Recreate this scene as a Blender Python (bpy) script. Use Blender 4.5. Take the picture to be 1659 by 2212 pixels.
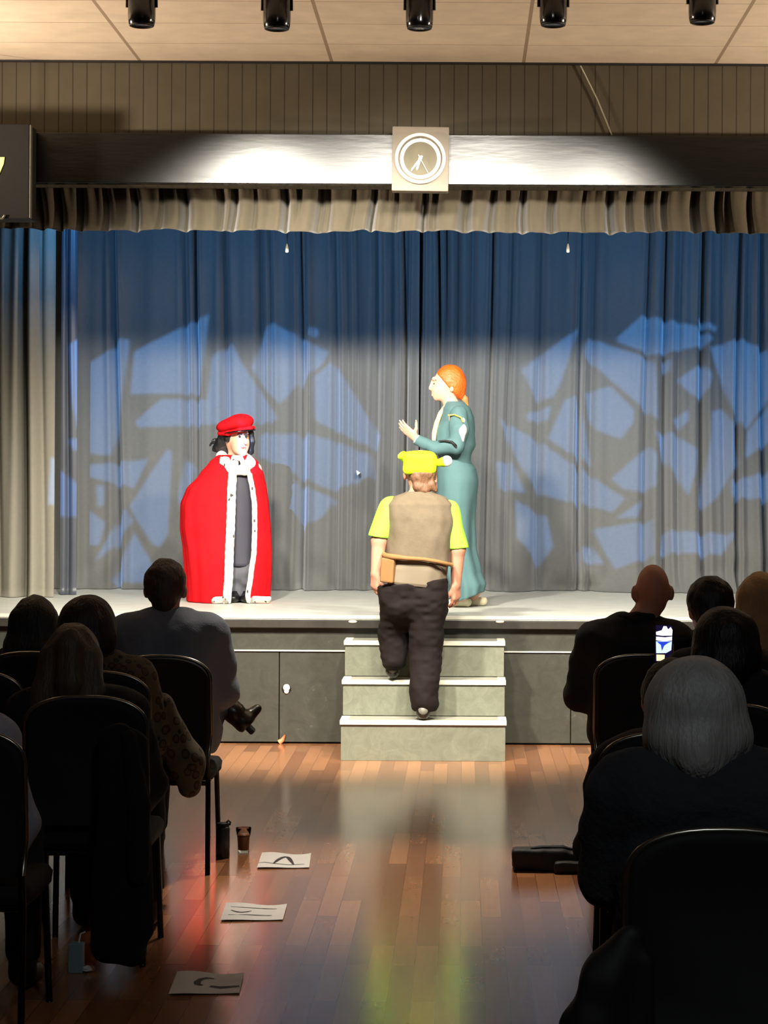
import bpy, bmesh, math, random
import numpy as np
from mathutils import Vector, Matrix, Euler

S = bpy.context.scene
for o in list(bpy.data.objects):
    bpy.data.objects.remove(o)
COL = S.collection
PI = math.pi

# ------------------------------------------------------------------ camera
F = 4600.0                       # focal length in pixels of the 1659 x 2212 frame
CH = 1.745                       # camera height
VX, VY = 1000.0, 1036.0          # where the hall's vanishing point falls
ROLL = 0.0055
cam = bpy.data.cameras.new('camera')
cam.sensor_fit = 'HORIZONTAL'
cam.sensor_width = 36.0
cam.lens = 36.0 * F / 1659.0
cam.shift_x = -(VX - 829.5) / 1659.0
cam.shift_y = -(1106.0 - VY) / 1659.0
cam.clip_start = 0.05
cam_ob = bpy.data.objects.new('camera', cam)
COL.objects.link(cam_ob)
cam_ob.location = (0, 0, CH)
cam_ob.rotation_euler = (PI / 2, 0, 0)
cam_ob.rotation_euler = (Euler((PI / 2, 0, 0)).to_matrix() @ Matrix.Rotation(ROLL, 3, 'Z')).to_euler()
S.camera = cam_ob

def W(px, py, D):
    """the point at depth D that is seen at pixel (px, py)"""
    dx = (px - VX) + ROLL * (py - VY)
    dy = (py - VY) - ROLL * (px - VX)
    return Vector((dx * D / F, D, CH - dy * D / F))

# ------------------------------------------------------------------ world, exposure, lamps
S.view_settings.view_transform = 'Standard'
S.view_settings.look = 'None'
S.view_settings.gamma = 1.0
S.view_settings.use_curve_mapping = False
S.view_settings.exposure = 0.0
w = bpy.data.worlds.new('world')
S.world = w
w.use_nodes = True
w.node_tree.nodes['Background'].inputs[0].default_value = (0.55, 0.6, 0.7, 1)
w.node_tree.nodes['Background'].inputs[1].default_value = 0.004

def aim(o, target):
    d = Vector(target) - o.location
    o.rotation_euler = d.to_track_quat('-Z', 'Y').to_euler()

def spot(name, loc, target, power, angle, blend=0.4, color=(1, 1, 1), radius=0.06):
    l = bpy.data.lights.new(name, 'SPOT')
    l.energy = power; l.spot_size = math.radians(angle); l.spot_blend = blend
    l.color = color; l.shadow_soft_size = radius
    o = bpy.data.objects.new(name, l)
    COL.objects.link(o)
    o.location = loc
    aim(o, target)
    return o

def area(name, loc, target, power, sx, sy, color, spread=180):
    l = bpy.data.lights.new(name, 'AREA')
    l.shape = 'RECTANGLE'; l.size = sx; l.size_y = sy
    l.energy = power; l.color = color; l.spread = math.radians(spread)
    o = bpy.data.objects.new(name, l)
    COL.objects.link(o)
    o.location = loc
    aim(o, target)
    return o

WARM = (1.0, 0.93, 0.80)
KEY = 1150
FOH = [(-1.66, 10.3, 1.7), (-0.62, 9.7, 0.72), (0.23, 9.3, 0.8), (1.20, 10.2, 0.85)]
for x, y, g in FOH:
    spot('front_spotlight', (x, y, 4.2), (-0.45 + 0.25 * x, 14.6, 1.25), KEY * g, 62, 0.6, WARM, 0.13)
spot('audience_fill', (0.6, 1.6, 4.3), (0.7, 6.6, 1.0), 105, 75, 0.8, (0.86, 0.94, 1.0), 0.25)  # added cool fill from behind for the audience's hair, no known fixture
spot('cape_fill', (-1.2, 9.0, 4.2), W(490, 1120, 15.4), 1050, 8.5, 0.6, WARM, 0.06)  # added narrow lamp that brightens the cape, source unseen
spot('aisle_fill', (-0.2, 10.9, 4.25), (-0.40, 9.2, 0), 800, 35, 1.0, (1.0, 0.88, 0.74), 0.12)  # fill lamp added to lift the aisle floor and leaflets
for x in (-4.9, 4.9):            # unseen fill lamps added at both sides to brighten the ceiling
    spot('ceiling_fill', (x, 12.1, 3.35), (x * 0.1, 12.75, 5.0), 1000, 86, 0.8, (1.0, 0.80, 0.60), 0.15)
# blue wash battens hidden behind the valance
for x in (-2.6, -0.9, 0.8, 2.5):
    spot('blue_batten', (x, 14.75, 3.95), (x, 17.1, 3.25), 125, 92, 1.0, (0.10, 0.42, 1.0), 0.12)
GOBO_L = Vector((-2.3, 6.5, 4.12))
GOBO_R = Vector((2.3, 6.5, 4.12))
GOBO_P = 8200
spot('pattern_spotlight', GOBO_L, W(480, 960, 17.1), GOBO_P, 16, 0.05, (0.10, 0.38, 1.0), 0.0012)
spot('pattern_spotlight', GOBO_R, W(1400, 960, 17.1), GOBO_P, 16, 0.05, (0.10, 0.38, 1.0), 0.0012)

# ------------------------------------------------------------------ helpers
def lin(r, g, b):
    def f(c):
        c /= 255.0
        return c / 12.92 if c <= 0.04045 else ((c + 0.055) / 1.055) ** 2.4
    return (f(r), f(g), f(b), 1.0)

def mat(name, rgb, rough=0.6, metal=0.0, spec=0.5, vary=0.12, vscale=8.0, bump=0.0, bscale=(60, 60, 60), emit=0.0, sheen=0.0, coat=0.0, srgb=True):
    m = bpy.data.materials.new(name)
    m.use_nodes = True
    nt = m.node_tree; N = nt.nodes; L = nt.links
    b = N['Principled BSDF']
    c = lin(*rgb) if srgb else (*rgb, 1.0)
    b.inputs['Roughness'].default_value = rough
    b.inputs['Metallic'].default_value = metal
    b.inputs['Specular IOR Level'].default_value = spec
    b.inputs['Sheen Weight'].default_value = sheen
    b.inputs['Coat Weight'].default_value = coat
    tc = N.new('ShaderNodeTexCoord')
    nz = N.new('ShaderNodeTexNoise'); nz.inputs['Scale'].default_value = vscale; nz.inputs['Detail'].default_value = 5
    L.new(tc.outputs['Object'], nz.inputs['Vector'])
    mx = N.new('ShaderNodeMix'); mx.data_type = 'RGBA'
    mx.inputs['A'].default_value = tuple(v * (1 - vary) for v in c[:3]) + (1,)
    mx.inputs['B'].default_value = tuple(min(1, v * (1 + vary)) for v in c[:3]) + (1,)
    L.new(nz.outputs['Fac'], mx.inputs['Factor'])
    L.new(mx.outputs['Result'], b.inputs['Base Color'])
    if bump:
        mp = N.new('ShaderNodeMapping'); mp.inputs['Scale'].default_value = bscale
        L.new(tc.outputs['Object'], mp.inputs['Vector'])
        n2 = N.new('ShaderNodeTexNoise'); n2.inputs['Scale'].default_value = 1.0; n2.inputs['Detail'].default_value = 3
        L.new(mp.outputs['Vector'], n2.inputs['Vector'])
        bp = N.new('ShaderNodeBump'); bp.inputs['Strength'].default_value = bump; bp.inputs['Distance'].default_value = 0.02
        L.new(n2.outputs['Fac'], bp.inputs['Height'])
        L.new(bp.outputs['Normal'], b.inputs['Normal'])
    if emit:
        b.inputs['Emission Color'].default_value = c
        b.inputs['Emission Strength'].default_value = emit
    return m

def spots_mat(name, base, spot_rgb, scale, thresh, rough=0.8, stretch=(1, 1, 1), ring=None):
    """cloth with dark printed spots"""
    m = mat(name, base, rough)
    nt = m.node_tree; N = nt.nodes; L = nt.links
    b = N['Principled BSDF']
    tc = N.new('ShaderNodeTexCoord')
    mp = N.new('ShaderNodeMapping'); mp.inputs['Scale'].default_value = stretch
    L.new(tc.outputs['Object'], mp.inputs['Vector'])
    v = N.new('ShaderNodeTexVoronoi'); v.inputs['Scale'].default_value = scale
    L.new(mp.outputs['Vector'], v.inputs['Vector'])
    r = N.new('ShaderNodeValToRGB')
    r.color_ramp.elements[0].position = thresh; r.color_ramp.elements[0].color = lin(*spot_rgb)
    r.color_ramp.elements[1].position = thresh + 0.06; r.color_ramp.elements[1].color = lin(*base)
    if ring:
        e = r.color_ramp.elements.new(max(0.0, thresh - 0.16)); e.color = lin(*ring)
    L.new(v.outputs['Distance'], r.inputs['Fac'])
    L.new(r.outputs['Color'], b.inputs['Base Color'])
    return m

def ob(name, bm, m, parent=None, smooth=False, loc=None):
    me = bpy.data.meshes.new(name)
    bm.normal_update()
    bm.to_mesh(me); bm.free()
    me.materials.append(m)
    if smooth:
        me.shade_smooth()
    o = bpy.data.objects.new(name, me)
    COL.objects.link(o)
    if parent is not None:
        o.parent = parent
    if loc is not None:
        o.location = loc
    return o

def tag(o, label, cat, group=None, kind=None):
    o['label'] = label; o['category'] = cat
    if group: o['group'] = group
    if kind: o['kind'] = kind
    return o

def struct(o, label=None):
    o['kind'] = 'structure'
    if label: o['label'] = label
    return o

def thing(name, label, cat, loc=(0, 0, 0), rz=0.0, group=None):
    o = bpy.data.objects.new(name, None)
    o.empty_display_size = 0.1
    COL.objects.link(o)
    o.location = loc; o.rotation_euler = (0, 0, rz)
    return tag(o, label, cat, group)

def box(bm, x0, x1, y0, y1, z0, z1, bev=0.0):
    g = bmesh.ops.create_cube(bm, size=1.0)
    vs = g['verts']
    for v in vs:
        v.co = Vector(((x0 + x1) / 2 + v.co.x * (x1 - x0), (y0 + y1) / 2 + v.co.y * (y1 - y0), (z0 + z1) / 2 + v.co.z * (z1 - z0)))
    if bev:
        es = list({e for v in vs for e in v.link_edges})
        bmesh.ops.bevel(bm, geom=es, offset=bev, segments=2, affect='EDGES', profile=0.6)
    return bm

def B(x0, x1, y0, y1, z0, z1, bev=0.0):
    return box(bmesh.new(), x0, x1, y0, y1, z0, z1, bev)

def tube(bm, pts, rad, n=10, closed=False, sy=1.0):
    """a tube along points; rad is a number or one per point"""
    pts = [Vector(p) for p in pts]
    if not hasattr(rad, '__len__'):
        rad = [rad] * len(pts)
    rings = []
    up = None
    for i, p in enumerate(pts):
        a = pts[i - 1] if (i > 0 or closed) else p
        b = pts[(i + 1) % len(pts)] if (i < len(pts) - 1 or closed) else p
        t = (b - a).normalized()
        if up is None:
            up = Vector((0, 0, 1)) if abs(t.z) < 0.9 else Vector((0, 1, 0))
        u = (up - t * up.dot(t)).normalized()
        v = t.cross(u)
        up = u
        rings.append([bm.verts.new(p + (u * math.cos(2 * PI * k / n) + v * math.sin(2 * PI * k / n) * sy) * rad[i]) for k in range(n)])
    m = len(pts)
    for i in range(m if closed else m - 1):
        A, Bq = rings[i], rings[(i + 1) % m]
        for k in range(n):
            bm.faces.new((A[k], A[(k + 1) % n], Bq[(k + 1) % n], Bq[k]))
    if not closed:
        bm.faces.new(rings[0]); bm.faces.new(rings[-1][::-1])
    return bm

def lathe(bm, prof, n=32, axis='Z', c=(0, 0, 0), ring=False):
    """revolve (r, h) pairs"""
    rings = []
    c = Vector(c)
    for r, h in prof:
        row = []
        for k in range(n):
            a = 2 * PI * k / n
            x, y = r * math.cos(a), r * math.sin(a)
            p = Vector((x, y, h)) if axis == 'Z' else Vector((x, h, y))
            row.append(bm.verts.new(c + p))
        rings.append(row)
    m = len(rings)
    for i in range(m if ring else m - 1):
        for k in range(n):
            bm.faces.new((rings[i][k], rings[i][(k + 1) % n], rings[(i + 1) % m][(k + 1) % n], rings[(i + 1) % m][k]))
    if not ring:
        if prof[0][0] > 1e-6: bm.faces.new(rings[0][::-1])
        if prof[-1][0] > 1e-6: bm.faces.new(rings[-1])
    bmesh.ops.remove_doubles(bm, verts=bm.verts[:], dist=1e-6)
    bmesh.ops.recalc_face_normals(bm, faces=bm.faces[:])
    return bm

def prism(bm, poly, fn0, fn1):
    """a closed solid between two copies of a polygon"""
    a = [bm.verts.new(fn0(p)) for p in poly]
    b = [bm.verts.new(fn1(p)) for p in poly]
    n = len(poly)
    bm.faces.new(a); bm.faces.new(b[::-1])
    for i in range(n):
        bm.faces.new((a[i], b[i], b[(i + 1) % n], a[(i + 1) % n]))
    bmesh.ops.recalc_face_normals(bm, faces=bm.faces[:])
    return bm

# ---- smooth unions of solids, turned into one continuous surface
class Noise3:
    def __init__(self, seed):
        self.t = np.random.RandomState(seed).rand(32, 32, 32).astype(np.float32) * 2 - 1
    def __call__(self, x, y, z):
        xi, yi, zi = np.floor(x).astype(int), np.floor(y).astype(int), np.floor(z).astype(int)
        fx, fy, fz = x - xi, y - yi, z - zi
        fx = fx * fx * (3 - 2 * fx); fy = fy * fy * (3 - 2 * fy); fz = fz * fz * (3 - 2 * fz)
        r = 0
        for a in (0, 1):
            for b in (0, 1):
                for c in (0, 1):
                    r = r + self.t[(xi + a) & 31, (yi + b) & 31, (zi + c) & 31] * (fx if a else 1 - fx) * (fy if b else 1 - fy) * (fz if c else 1 - fz)
        return r

class Sdf:
    def __init__(self):
        self.p = []; self.noises = []; self.cuts = []
    def cone(self, a, b, ra, rb=None, k=0.02, sub=False):
        self.p.append(('c', np.array(a, float), np.array(b, float), ra, rb if rb is not None else ra, k, sub)); return self
    def chain(self, pts, rads, k=0.02):
        for i in range(len(pts) - 1):
            self.cone(pts[i], pts[i + 1], rads[i], rads[i + 1], k)
        return self
    def ell(self, c, r, k=0.02, rot=None, sub=False):
        R = np.array(Euler(rot).to_matrix()).T if rot else None
        self.p.append(('e', np.array(c, float), np.array(r, float), R, None, k, sub)); return self
    def box(self, c, h, rd=0.01, k=0.02, rot=None, sub=False):
        R = np.array(Euler(rot).to_matrix()).T if rot else None
        self.p.append(('b', np.array(c, float), np.array(h, float), R, rd, k, sub)); return self
    def noise(self, amp, scale, seed=1):
        self.noises.append((amp, scale, Noise3(seed))); return self
    def cut(self, point, normal):
        """remove what lies on the side the normal points to"""
        n = np.array(normal, float); self.cuts.append((np.array(point, float), n / np.linalg.norm(n))); return self
    def bounds(self, q):
        if q[0] == 'c':
            lo = np.minimum(q[1] - q[3], q[2] - q[4]); hi = np.maximum(q[1] + q[3], q[2] + q[4])
            lo = np.minimum(q[1] - max(q[3], 0), q[2] - q[4]); hi = np.maximum(q[1] + q[3], q[2] + q[4])
        else:
            r = np.linalg.norm(q[2]) if q[3] is not None else q[2]
            lo = q[1] - r; hi = q[1] + r
            if q[0] == 'b': lo = lo - q[4]; hi = hi + q[4]
        return lo, hi
    def mesh(self, h):
        bs = [self.bounds(q) for q in self.p if not q[6]]
        na = sum(abs(n[0]) for n in self.noises)
        mg = 3 * h + na
        lo = np.min([b[0] for b in bs], axis=0) - mg; hi = np.max([b[1] for b in bs], axis=0) + mg
        n = np.ceil((hi - lo) / h).astype(int) + 1
        ax = [(lo[i] + h * np.arange(n[i])).astype(np.float32) for i in range(3)]
        Fd = np.full(n, 0.25, np.float32)
        for q in self.p:
            l, u = self.bounds(q)
            m = q[5] + mg + 2 * h
            i0 = np.maximum(np.floor((l - m - lo) / h).astype(int), 0); i1 = np.minimum(np.ceil((u + m - lo) / h).astype(int) + 1, n)
            if (i1 <= i0).any(): continue
            X = ax[0][i0[0]:i1[0], None, None]; Y = ax[1][None, i0[1]:i1[1], None]; Z = ax[2][None, None, i0[2]:i1[2]]
            if q[0] == 'c':
                a, b, ra, rb = q[1], q[2], q[3], q[4]
                d = b - a; L2 = max(float(d @ d), 1e-9)
                px, py, pz = X - a[0], Y - a[1], Z - a[2]
                t = np.clip((px * d[0] + py * d[1] + pz * d[2]) / L2, 0, 1)
                D = np.sqrt((px - t * d[0]) ** 2 + (py - t * d[1]) ** 2 + (pz - t * d[2]) ** 2) - (ra + (rb - ra) * t)
            else:
                px, py, pz = X - q[1][0], Y - q[1][1], Z - q[1][2]
                if q[3] is not None:
                    R = q[3]
                    px, py, pz = (R[0, 0] * px + R[0, 1] * py + R[0, 2] * pz, R[1, 0] * px + R[1, 1] * py + R[1, 2] * pz, R[2, 0] * px + R[2, 1] * py + R[2, 2] * pz)
                if q[0] == 'e':
                    r = q[2]
                    k0 = np.sqrt((px / r[0]) ** 2 + (py / r[1]) ** 2 + (pz / r[2]) ** 2)
                    k1 = np.sqrt((px / r[0] ** 2) ** 2 + (py / r[1] ** 2) ** 2 + (pz / r[2] ** 2) ** 2)
                    D = k0 * (k0 - 1) / np.maximum(k1, 1e-6)
                else:
                    hx = q[2]
                    ex, ey, ez = np.abs(px) - hx[0], np.abs(py) - hx[1], np.abs(pz) - hx[2]
                    D = np.sqrt(np.maximum(ex, 0) ** 2 + np.maximum(ey, 0) ** 2 + np.maximum(ez, 0) ** 2) + np.minimum(np.maximum(np.maximum(ex, ey), ez), 0) - q[4]
            sl = Fd[i0[0]:i1[0], i0[1]:i1[1], i0[2]:i1[2]]
            k = max(q[5], 1e-5)
            if q[6]:
                D = -D
                t = np.clip(0.5 - 0.5 * (D - sl) / -k * -1, 0, 1)
                t = np.clip(0.5 + 0.5 * (D - sl) / k, 0, 1)
                sl[...] = sl * (1 - t) + D * t + k * t * (1 - t)
            else:
                t = np.clip(0.5 + 0.5 * (sl - D) / k, 0, 1)
                sl[...] = sl * (1 - t) + D * t - k * t * (1 - t)
        X = ax[0][:, None, None] + 0 * Fd; Y = ax[1][None, :, None] + 0 * Fd; Z = ax[2][None, None, :] + 0 * Fd
        if self.noises:
            near = np.abs(Fd) < mg + h
            for amp, sc, nz in self.noises:
                Fd[near] += amp * nz(X[near] * sc[0] + 50, Y[near] * sc[1] + 50, Z[near] * sc[2] + 50)
        for p, nn in self.cuts:
            Fd = np.maximum(Fd, (X - p[0]) * nn[0] + (Y - p[1]) * nn[1] + (Z - p[2]) * nn[2])
        return self.nets(Fd, lo, h)
    @staticmethod
    def nets(Fd, lo, h):
        s = Fd < 0
        n = np.array(Fd.shape) - 1
        C = np.zeros(tuple(n) + (3,), np.float32); cnt = np.zeros(tuple(n), np.float32)
        def sl(o): return tuple(slice(o[i], o[i] + n[i]) for i in range(3))
        cr = [(a, b, c) for a in (0, 1) for b in (0, 1) for c in (0, 1)]
        for a in cr:
            for axis in range(3):
                if a[axis]: continue
                b = list(a); b[axis] = 1
                fa, fb = Fd[sl(a)], Fd[sl(b)]
                x = s[sl(a)] != s[sl(b)]
                if not x.any(): continue
                t = fa[x] / (fa[x] - fb[x])
                p = np.tile(np.array(a, np.float32), (len(t), 1)); p[:, axis] += t
                C[x] += p; cnt[x] += 1
        act = cnt > 0
        idx = np.full(tuple(n), -1, int); idx[act] = np.arange(act.sum())
        co = np.argwhere(act).astype(np.float32) + C[act] / cnt[act][:, None]
        co = co * h + lo
        quads = []
        for axis in range(3):
            o1, o2 = (axis + 1) % 3, (axis + 2) % 3
            a0 = [slice(1, None)] * 3; a0[axis] = slice(0, n[axis])
            a1 = [slice(1, None)] * 3; a1[axis] = slice(1, n[axis] + 1)
            a0[o1] = slice(1, n[o1]); a0[o2] = slice(1, n[o2]); a1[o1] = slice(1, n[o1]); a1[o2] = slice(1, n[o2])
            sa, sb = s[tuple(a0)], s[tuple(a1)]
            for flip, mask in ((False, sa & ~sb), (True, ~sa & sb)):
                P = np.argwhere(mask)
                if not len(P): continue
                P[:, o1] += 1; P[:, o2] += 1
                q = []
                for d1, d2 in ((-1, -1), (0, -1), (0, 0), (-1, 0)):
                    Q = P.copy(); Q[:, o1] += d1; Q[:, o2] += d2
                    q.append(idx[Q[:, 0], Q[:, 1], Q[:, 2]])
                q = np.stack(q, 1)
                quads.append(q[:, ::-1] if flip else q)
        return co, np.concatenate(quads)

def blob(name, sdf, h, m, parent, relax=2):
    co, q = sdf.mesh(h)
    for _ in range(relax):                      # light smoothing of the lattice
        acc = np.zeros_like(co); c = np.zeros(len(co))
        for i in range(4):
            for j in (1, 3):
                np.add.at(acc, q[:, i], co[q[:, (i + j) % 4]]); np.add.at(c, q[:, i], 1)
        co = co * 0.5 + 0.5 * acc / np.maximum(c, 1)[:, None]
    me = bpy.data.meshes.new(name)
    me.from_pydata(co.tolist(), [], q.tolist())
    me.materials.append(m)
    me.shade_smooth()
    o = bpy.data.objects.new(name, me)
    COL.objects.link(o)
    o.parent = parent
    return o

def hand(sd, wrist, d, nrm, side, curl=(0.25, 0.35, 0.3), sc=1.0, spread=0.06, thumb=0.5, wr=0.026):
    """palm, four unequal fingers and a thumb; d runs along the hand, the fingers curl toward nrm, the thumb sits on +side*t"""
    wrist = np.array(wrist, float); d = np.array(d, float); d /= np.linalg.norm(d)
    nrm = np.array(nrm, float); nrm -= d * (d @ nrm); nrm /= np.linalg.norm(nrm)
    t = np.cross(d, nrm) * side
    off = [0.030, 0.010, -0.011, -0.030]; ln = [0.070, 0.079, 0.073, 0.058]; base = [0.088, 0.092, 0.088, 0.080]; rr = [0.0095, 0.0098, 0.0093, 0.0085]
    for i in range(4):
        kn = wrist + (d * base[i] + t * off[i]) * sc
        sd.cone(wrist + t * off[i] * 0.55 * sc + d * 0.01 * sc, kn, 0.016 * sc, 0.0125 * sc, 0.018)
        ang = 0.0; p = kn; sp = (off[i] / 0.03) * spread
        dd = d + t * sp; dd /= np.linalg.norm(dd)
        for j, fr in enumerate((0.45, 0.30, 0.25)):
            ang += curl[j]
            v = dd * math.cos(ang) + nrm * math.sin(ang)
            q = p + v * ln[i] * fr * sc
            sd.cone(p, q, rr[i] * (1 - 0.1 * j) * sc, rr[i] * (0.92 - 0.1 * j) * sc, 0.004)
            p = q
    a = wrist + (d * 0.022 + t * 0.022) * sc
    v1 = d * (1 - thumb) + t * thumb + nrm * 0.25; v1 /= np.linalg.norm(v1)
    b = a + v1 * 0.045 * sc
    v2 = d * (1.15 - thumb) + t * thumb * 0.6 + nrm * 0.3; v2 /= np.linalg.norm(v2)
    sd.cone(a, b, 0.016 * sc, 0.0125 * sc, 0.012)
    c = b + v2 * 0.033 * sc
    sd.cone(b, c, 0.0118 * sc, 0.0105 * sc, 0.004)
    sd.cone(c, c + v2 * 0.026 * sc, 0.0105 * sc, 0.008 * sc, 0.003)

# ------------------------------------------------------------------ materials of the hall
def wood_floor():
    m = bpy.data.materials.new('varnished parquet'); m.use_nodes = True
    nt = m.node_tree; N = nt.nodes; L = nt.links; b = N['Principled BSDF']
    tc = N.new('ShaderNodeTexCoord')
    mp = N.new('ShaderNodeMapping'); mp.inputs['Rotation'].default_value = (0, 0, PI / 2)
    L.new(tc.outputs['Object'], mp.inputs['Vector'])
    br = N.new('ShaderNodeTexBrick')
    br.offset = 0.37; br.offset_frequency = 2
    br.inputs['Scale'].default_value = 1.0
    br.inputs['Brick Width'].default_value = 0.85; br.inputs['Row Height'].default_value = 0.082
    br.inputs['Mortar Size'].default_value = 0.0012; br.inputs['Mortar Smooth'].default_value = 0.2
    br.inputs['Bias'].default_value = -0.15
    br.inputs['Color1'].default_value = lin(134, 88, 58); br.inputs['Color2'].default_value = lin(178, 124, 83)
    br.inputs['Mortar'].default_value = lin(96, 60, 40)
    L.new(mp.outputs['Vector'], br.inputs['Vector'])
    m2 = N.new('ShaderNodeMapping'); m2.inputs['Scale'].default_value = (45, 4, 1)
    L.new(tc.outputs['Object'], m2.inputs['Vector'])
    nz = N.new('ShaderNodeTexNoise'); nz.inputs['Scale'].default_value = 1.0; nz.inputs['Detail'].default_value = 6
    L.new(m2.outputs['Vector'], nz.inputs['Vector'])
    hs = N.new('ShaderNodeMix'); hs.data_type = 'RGBA'; hs.blend_type = 'MULTIPLY'; hs.inputs['Factor'].default_value = 0.28
    L.new(br.outputs['Color'], hs.inputs['A']); 
    rp = N.new('ShaderNodeValToRGB'); rp.color_ramp.elements[0].color = (0.6, 0.6, 0.6, 1); rp.color_ramp.elements[1].color = (1.3, 1.3, 1.3, 1)
    L.new(nz.outputs['Fac'], rp.inputs['Fac']); L.new(rp.outputs['Color'], hs.inputs['B'])
    L.new(hs.outputs['Result'], b.inputs['Base Color'])
    b.inputs['Roughness'].default_value = 0.19
    b.inputs['Specular IOR Level'].default_value = 0.75
    n3 = N.new('ShaderNodeTexNoise'); n3.inputs['Scale'].default_value = 9; L.new(tc.outputs['Object'], n3.inputs['Vector'])
    bp = N.new('ShaderNodeBump'); bp.inputs['Strength'].default_value = 0.08; bp.inputs['Distance'].default_value = 0.004
    L.new(n3.outputs['Fac'], bp.inputs['Height']); L.new(bp.outputs['Normal'], b.inputs['Normal'])
    return m

def lines_mat(name, rgb, line_rgb, axis, pitch, offset, width, rough=0.7, second=None):
    """a surface with regular painted joints along an axis (object coordinates)"""
    m = bpy.data.materials.new(name); m.use_nodes = True
    nt = m.node_tree; N = nt.nodes; L = nt.links; b = N['Principled BSDF']
    b.inputs['Roughness'].default_value = rough
    b.inputs['Specular IOR Level'].default_value = 0.25
    tc = N.new('ShaderNodeTexCoord'); sp = N.new('ShaderNodeSeparateXYZ'); L.new(tc.outputs['Object'], sp.inputs['Vector'])
    def M(op, a, bb):
        n = N.new('ShaderNodeMath'); n.operation = op
        for i, v in enumerate((a, bb)):
            if isinstance(v, (int, float)): n.inputs[i].default_value = v
            else: L.new(v, n.inputs[i])
        return n.outputs[0]
    def line(ax, pt, of, wd):
        q = M('DIVIDE', M('SUBTRACT', sp.outputs[ax], of), pt)
        f = M('ABSOLUTE', M('SUBTRACT', M('FRACT', M('ADD', q, 0.5), 0.0), 0.5), 0.0)
        return M('LESS_THAN', M('MULTIPLY', f, pt), wd / 2)
    fac = line(axis, pitch, offset, width)
    if second:
        fac = M('MAXIMUM', fac, line(*second))
    nz = N.new('ShaderNodeTexNoise'); nz.inputs['Scale'].default_value = 6; nz.inputs['Detail'].default_value = 8
    L.new(tc.outputs['Object'], nz.inputs['Vector'])
    va = N.new('ShaderNodeMix'); va.data_type = 'RGBA'; c = lin(*rgb)
    va.inputs['A'].default_value = tuple(v * 0.82 for v in c[:3]) + (1,); va.inputs['B'].default_value = tuple(min(1, v * 1.18) for v in c[:3]) + (1,)
    L.new(nz.outputs['Fac'], va.inputs['Factor'])
    mx = N.new('ShaderNodeMix'); mx.data_type = 'RGBA'
    L.new(fac, mx.inputs['Factor']); L.new(va.outputs['Result'], mx.inputs['A']); mx.inputs['B'].default_value = lin(*line_rgb)
    L.new(mx.outputs['Result'], b.inputs['Base Color'])
    return m

def scuffed(name, rgb, mark_rgb, rough=0.5, amount=0.66):
    """painted board with paler scuffs and scratches"""
    m = bpy.data.materials.new(name); m.use_nodes = True
    nt = m.node_tree; N = nt.nodes; L = nt.links; b = N['Principled BSDF']
    b.inputs['Roughness'].default_value = rough
    tc = N.new('ShaderNodeTexCoord')
    n1 = N.new('ShaderNodeTexNoise'); n1.inputs['Scale'].default_value = 9; n1.inputs['Detail'].default_value = 9; n1.inputs['Roughness'].default_value = 0.75; n1.inputs['Distortion'].default_value = 1.4
    L.new(tc.outputs['Object'], n1.inputs['Vector'])
    r = N.new('ShaderNodeValToRGB')
    c = lin(*rgb)
    r.color_ramp.elements[0].position = 0.3; r.color_ramp.elements[0].color = tuple(v * 0.8 for v in c[:3]) + (1,)
    r.color_ramp.elements[1].position = amount; r.color_ramp.elements[1].color = tuple(v * 1.3 for v in c[:3]) + (1,)
    e = r.color_ramp.elements.new(amount + 0.08); e.color = lin(*mark_rgb)
    L.new(n1.outputs['Fac'], r.inputs['Fac']); L.new(r.outputs['Color'], b.inputs['Base Color'])
    return m

CEIL = CH + 2.70
M_floor = wood_floor()
M_ceil = lines_mat('ceiling tile', (205, 190, 170), (150, 132, 112), 0, 1.242, -0.864, 0.022, 0.85, second=(1, 0.588, 13.815, 0.010))
M_board = lines_mat('dark boarded wall', (74, 68, 55), (48, 44, 36), 0, 0.0915, 0.02, 0.008, 0.75)
M_beam = mat('gloss black beam', (9, 9, 9), 0.27, spec=0.5, bump=0.05, bscale=(5, 5, 24), vary=0.3)
M_darkwall = mat('dark hall wall', (60, 56, 52), 0.8)
M_stagetop = lines_mat('painted stage boards', (196, 198, 190), (158, 160, 154), 1, 0.12, 14.0, 0.006, 0.42)
M_edge = mat('worn pale edging', (225, 222, 205), 0.5)
M_nose = scuffed('dark nosing', (48, 44, 38), (110, 104, 92))
M_panel = scuffed('scuffed black panel', (56, 56, 48), (120, 116, 104), amount=0.64)
M_black = mat('black paint', (14, 14, 15), 0.6)
M_blackbox = mat('matt black casing', (9, 9, 9), 0.6, spec=.3)
M_gloss = mat('gloss black casing', (10, 10, 11), 0.16, spec=0.7)

# ------------------------------------------------------------------ the hall
XL, XR, YB = -5.6, 5.6, -2.5
DS = 14.02                       # stage front
ST = 0.85                        # stage height
DB = 13.80                       # boarded wall above the stage
struct(ob('floor', B(XL - .1, XR + .1, YB - .1, DS + 0.02, -0.1, 0.0), M_floor))
struct(ob('ceiling', B(XL - .1, XR + .1, YB - .1, DB + 0.15, CEIL, CEIL + 0.1), M_ceil))
struct(ob('wall_left', B(XL - 0.1, XL, YB, DS, 0.0, CEIL), M_darkwall))
struct(ob('wall_right', B(XR, XR + 0.1, YB, DS, 0.0, CEIL), M_darkwall))
struct(ob('wall_back', B(XL, XR, YB - 0.1, YB, 0.0, CEIL), M_darkwall))
beam_top, beam_bot = W(1000, 291, 13.70).z, W(1000, 399, 13.70).z
struct(ob('wall_front', B(XL, XR, DB, DB + 0.15, beam_bot, CEIL), M_board))
struct(ob('trim_1', B(XL, XR, 13.70, DB - 0.002, beam_bot, beam_top, 0.004), M_beam))
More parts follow.
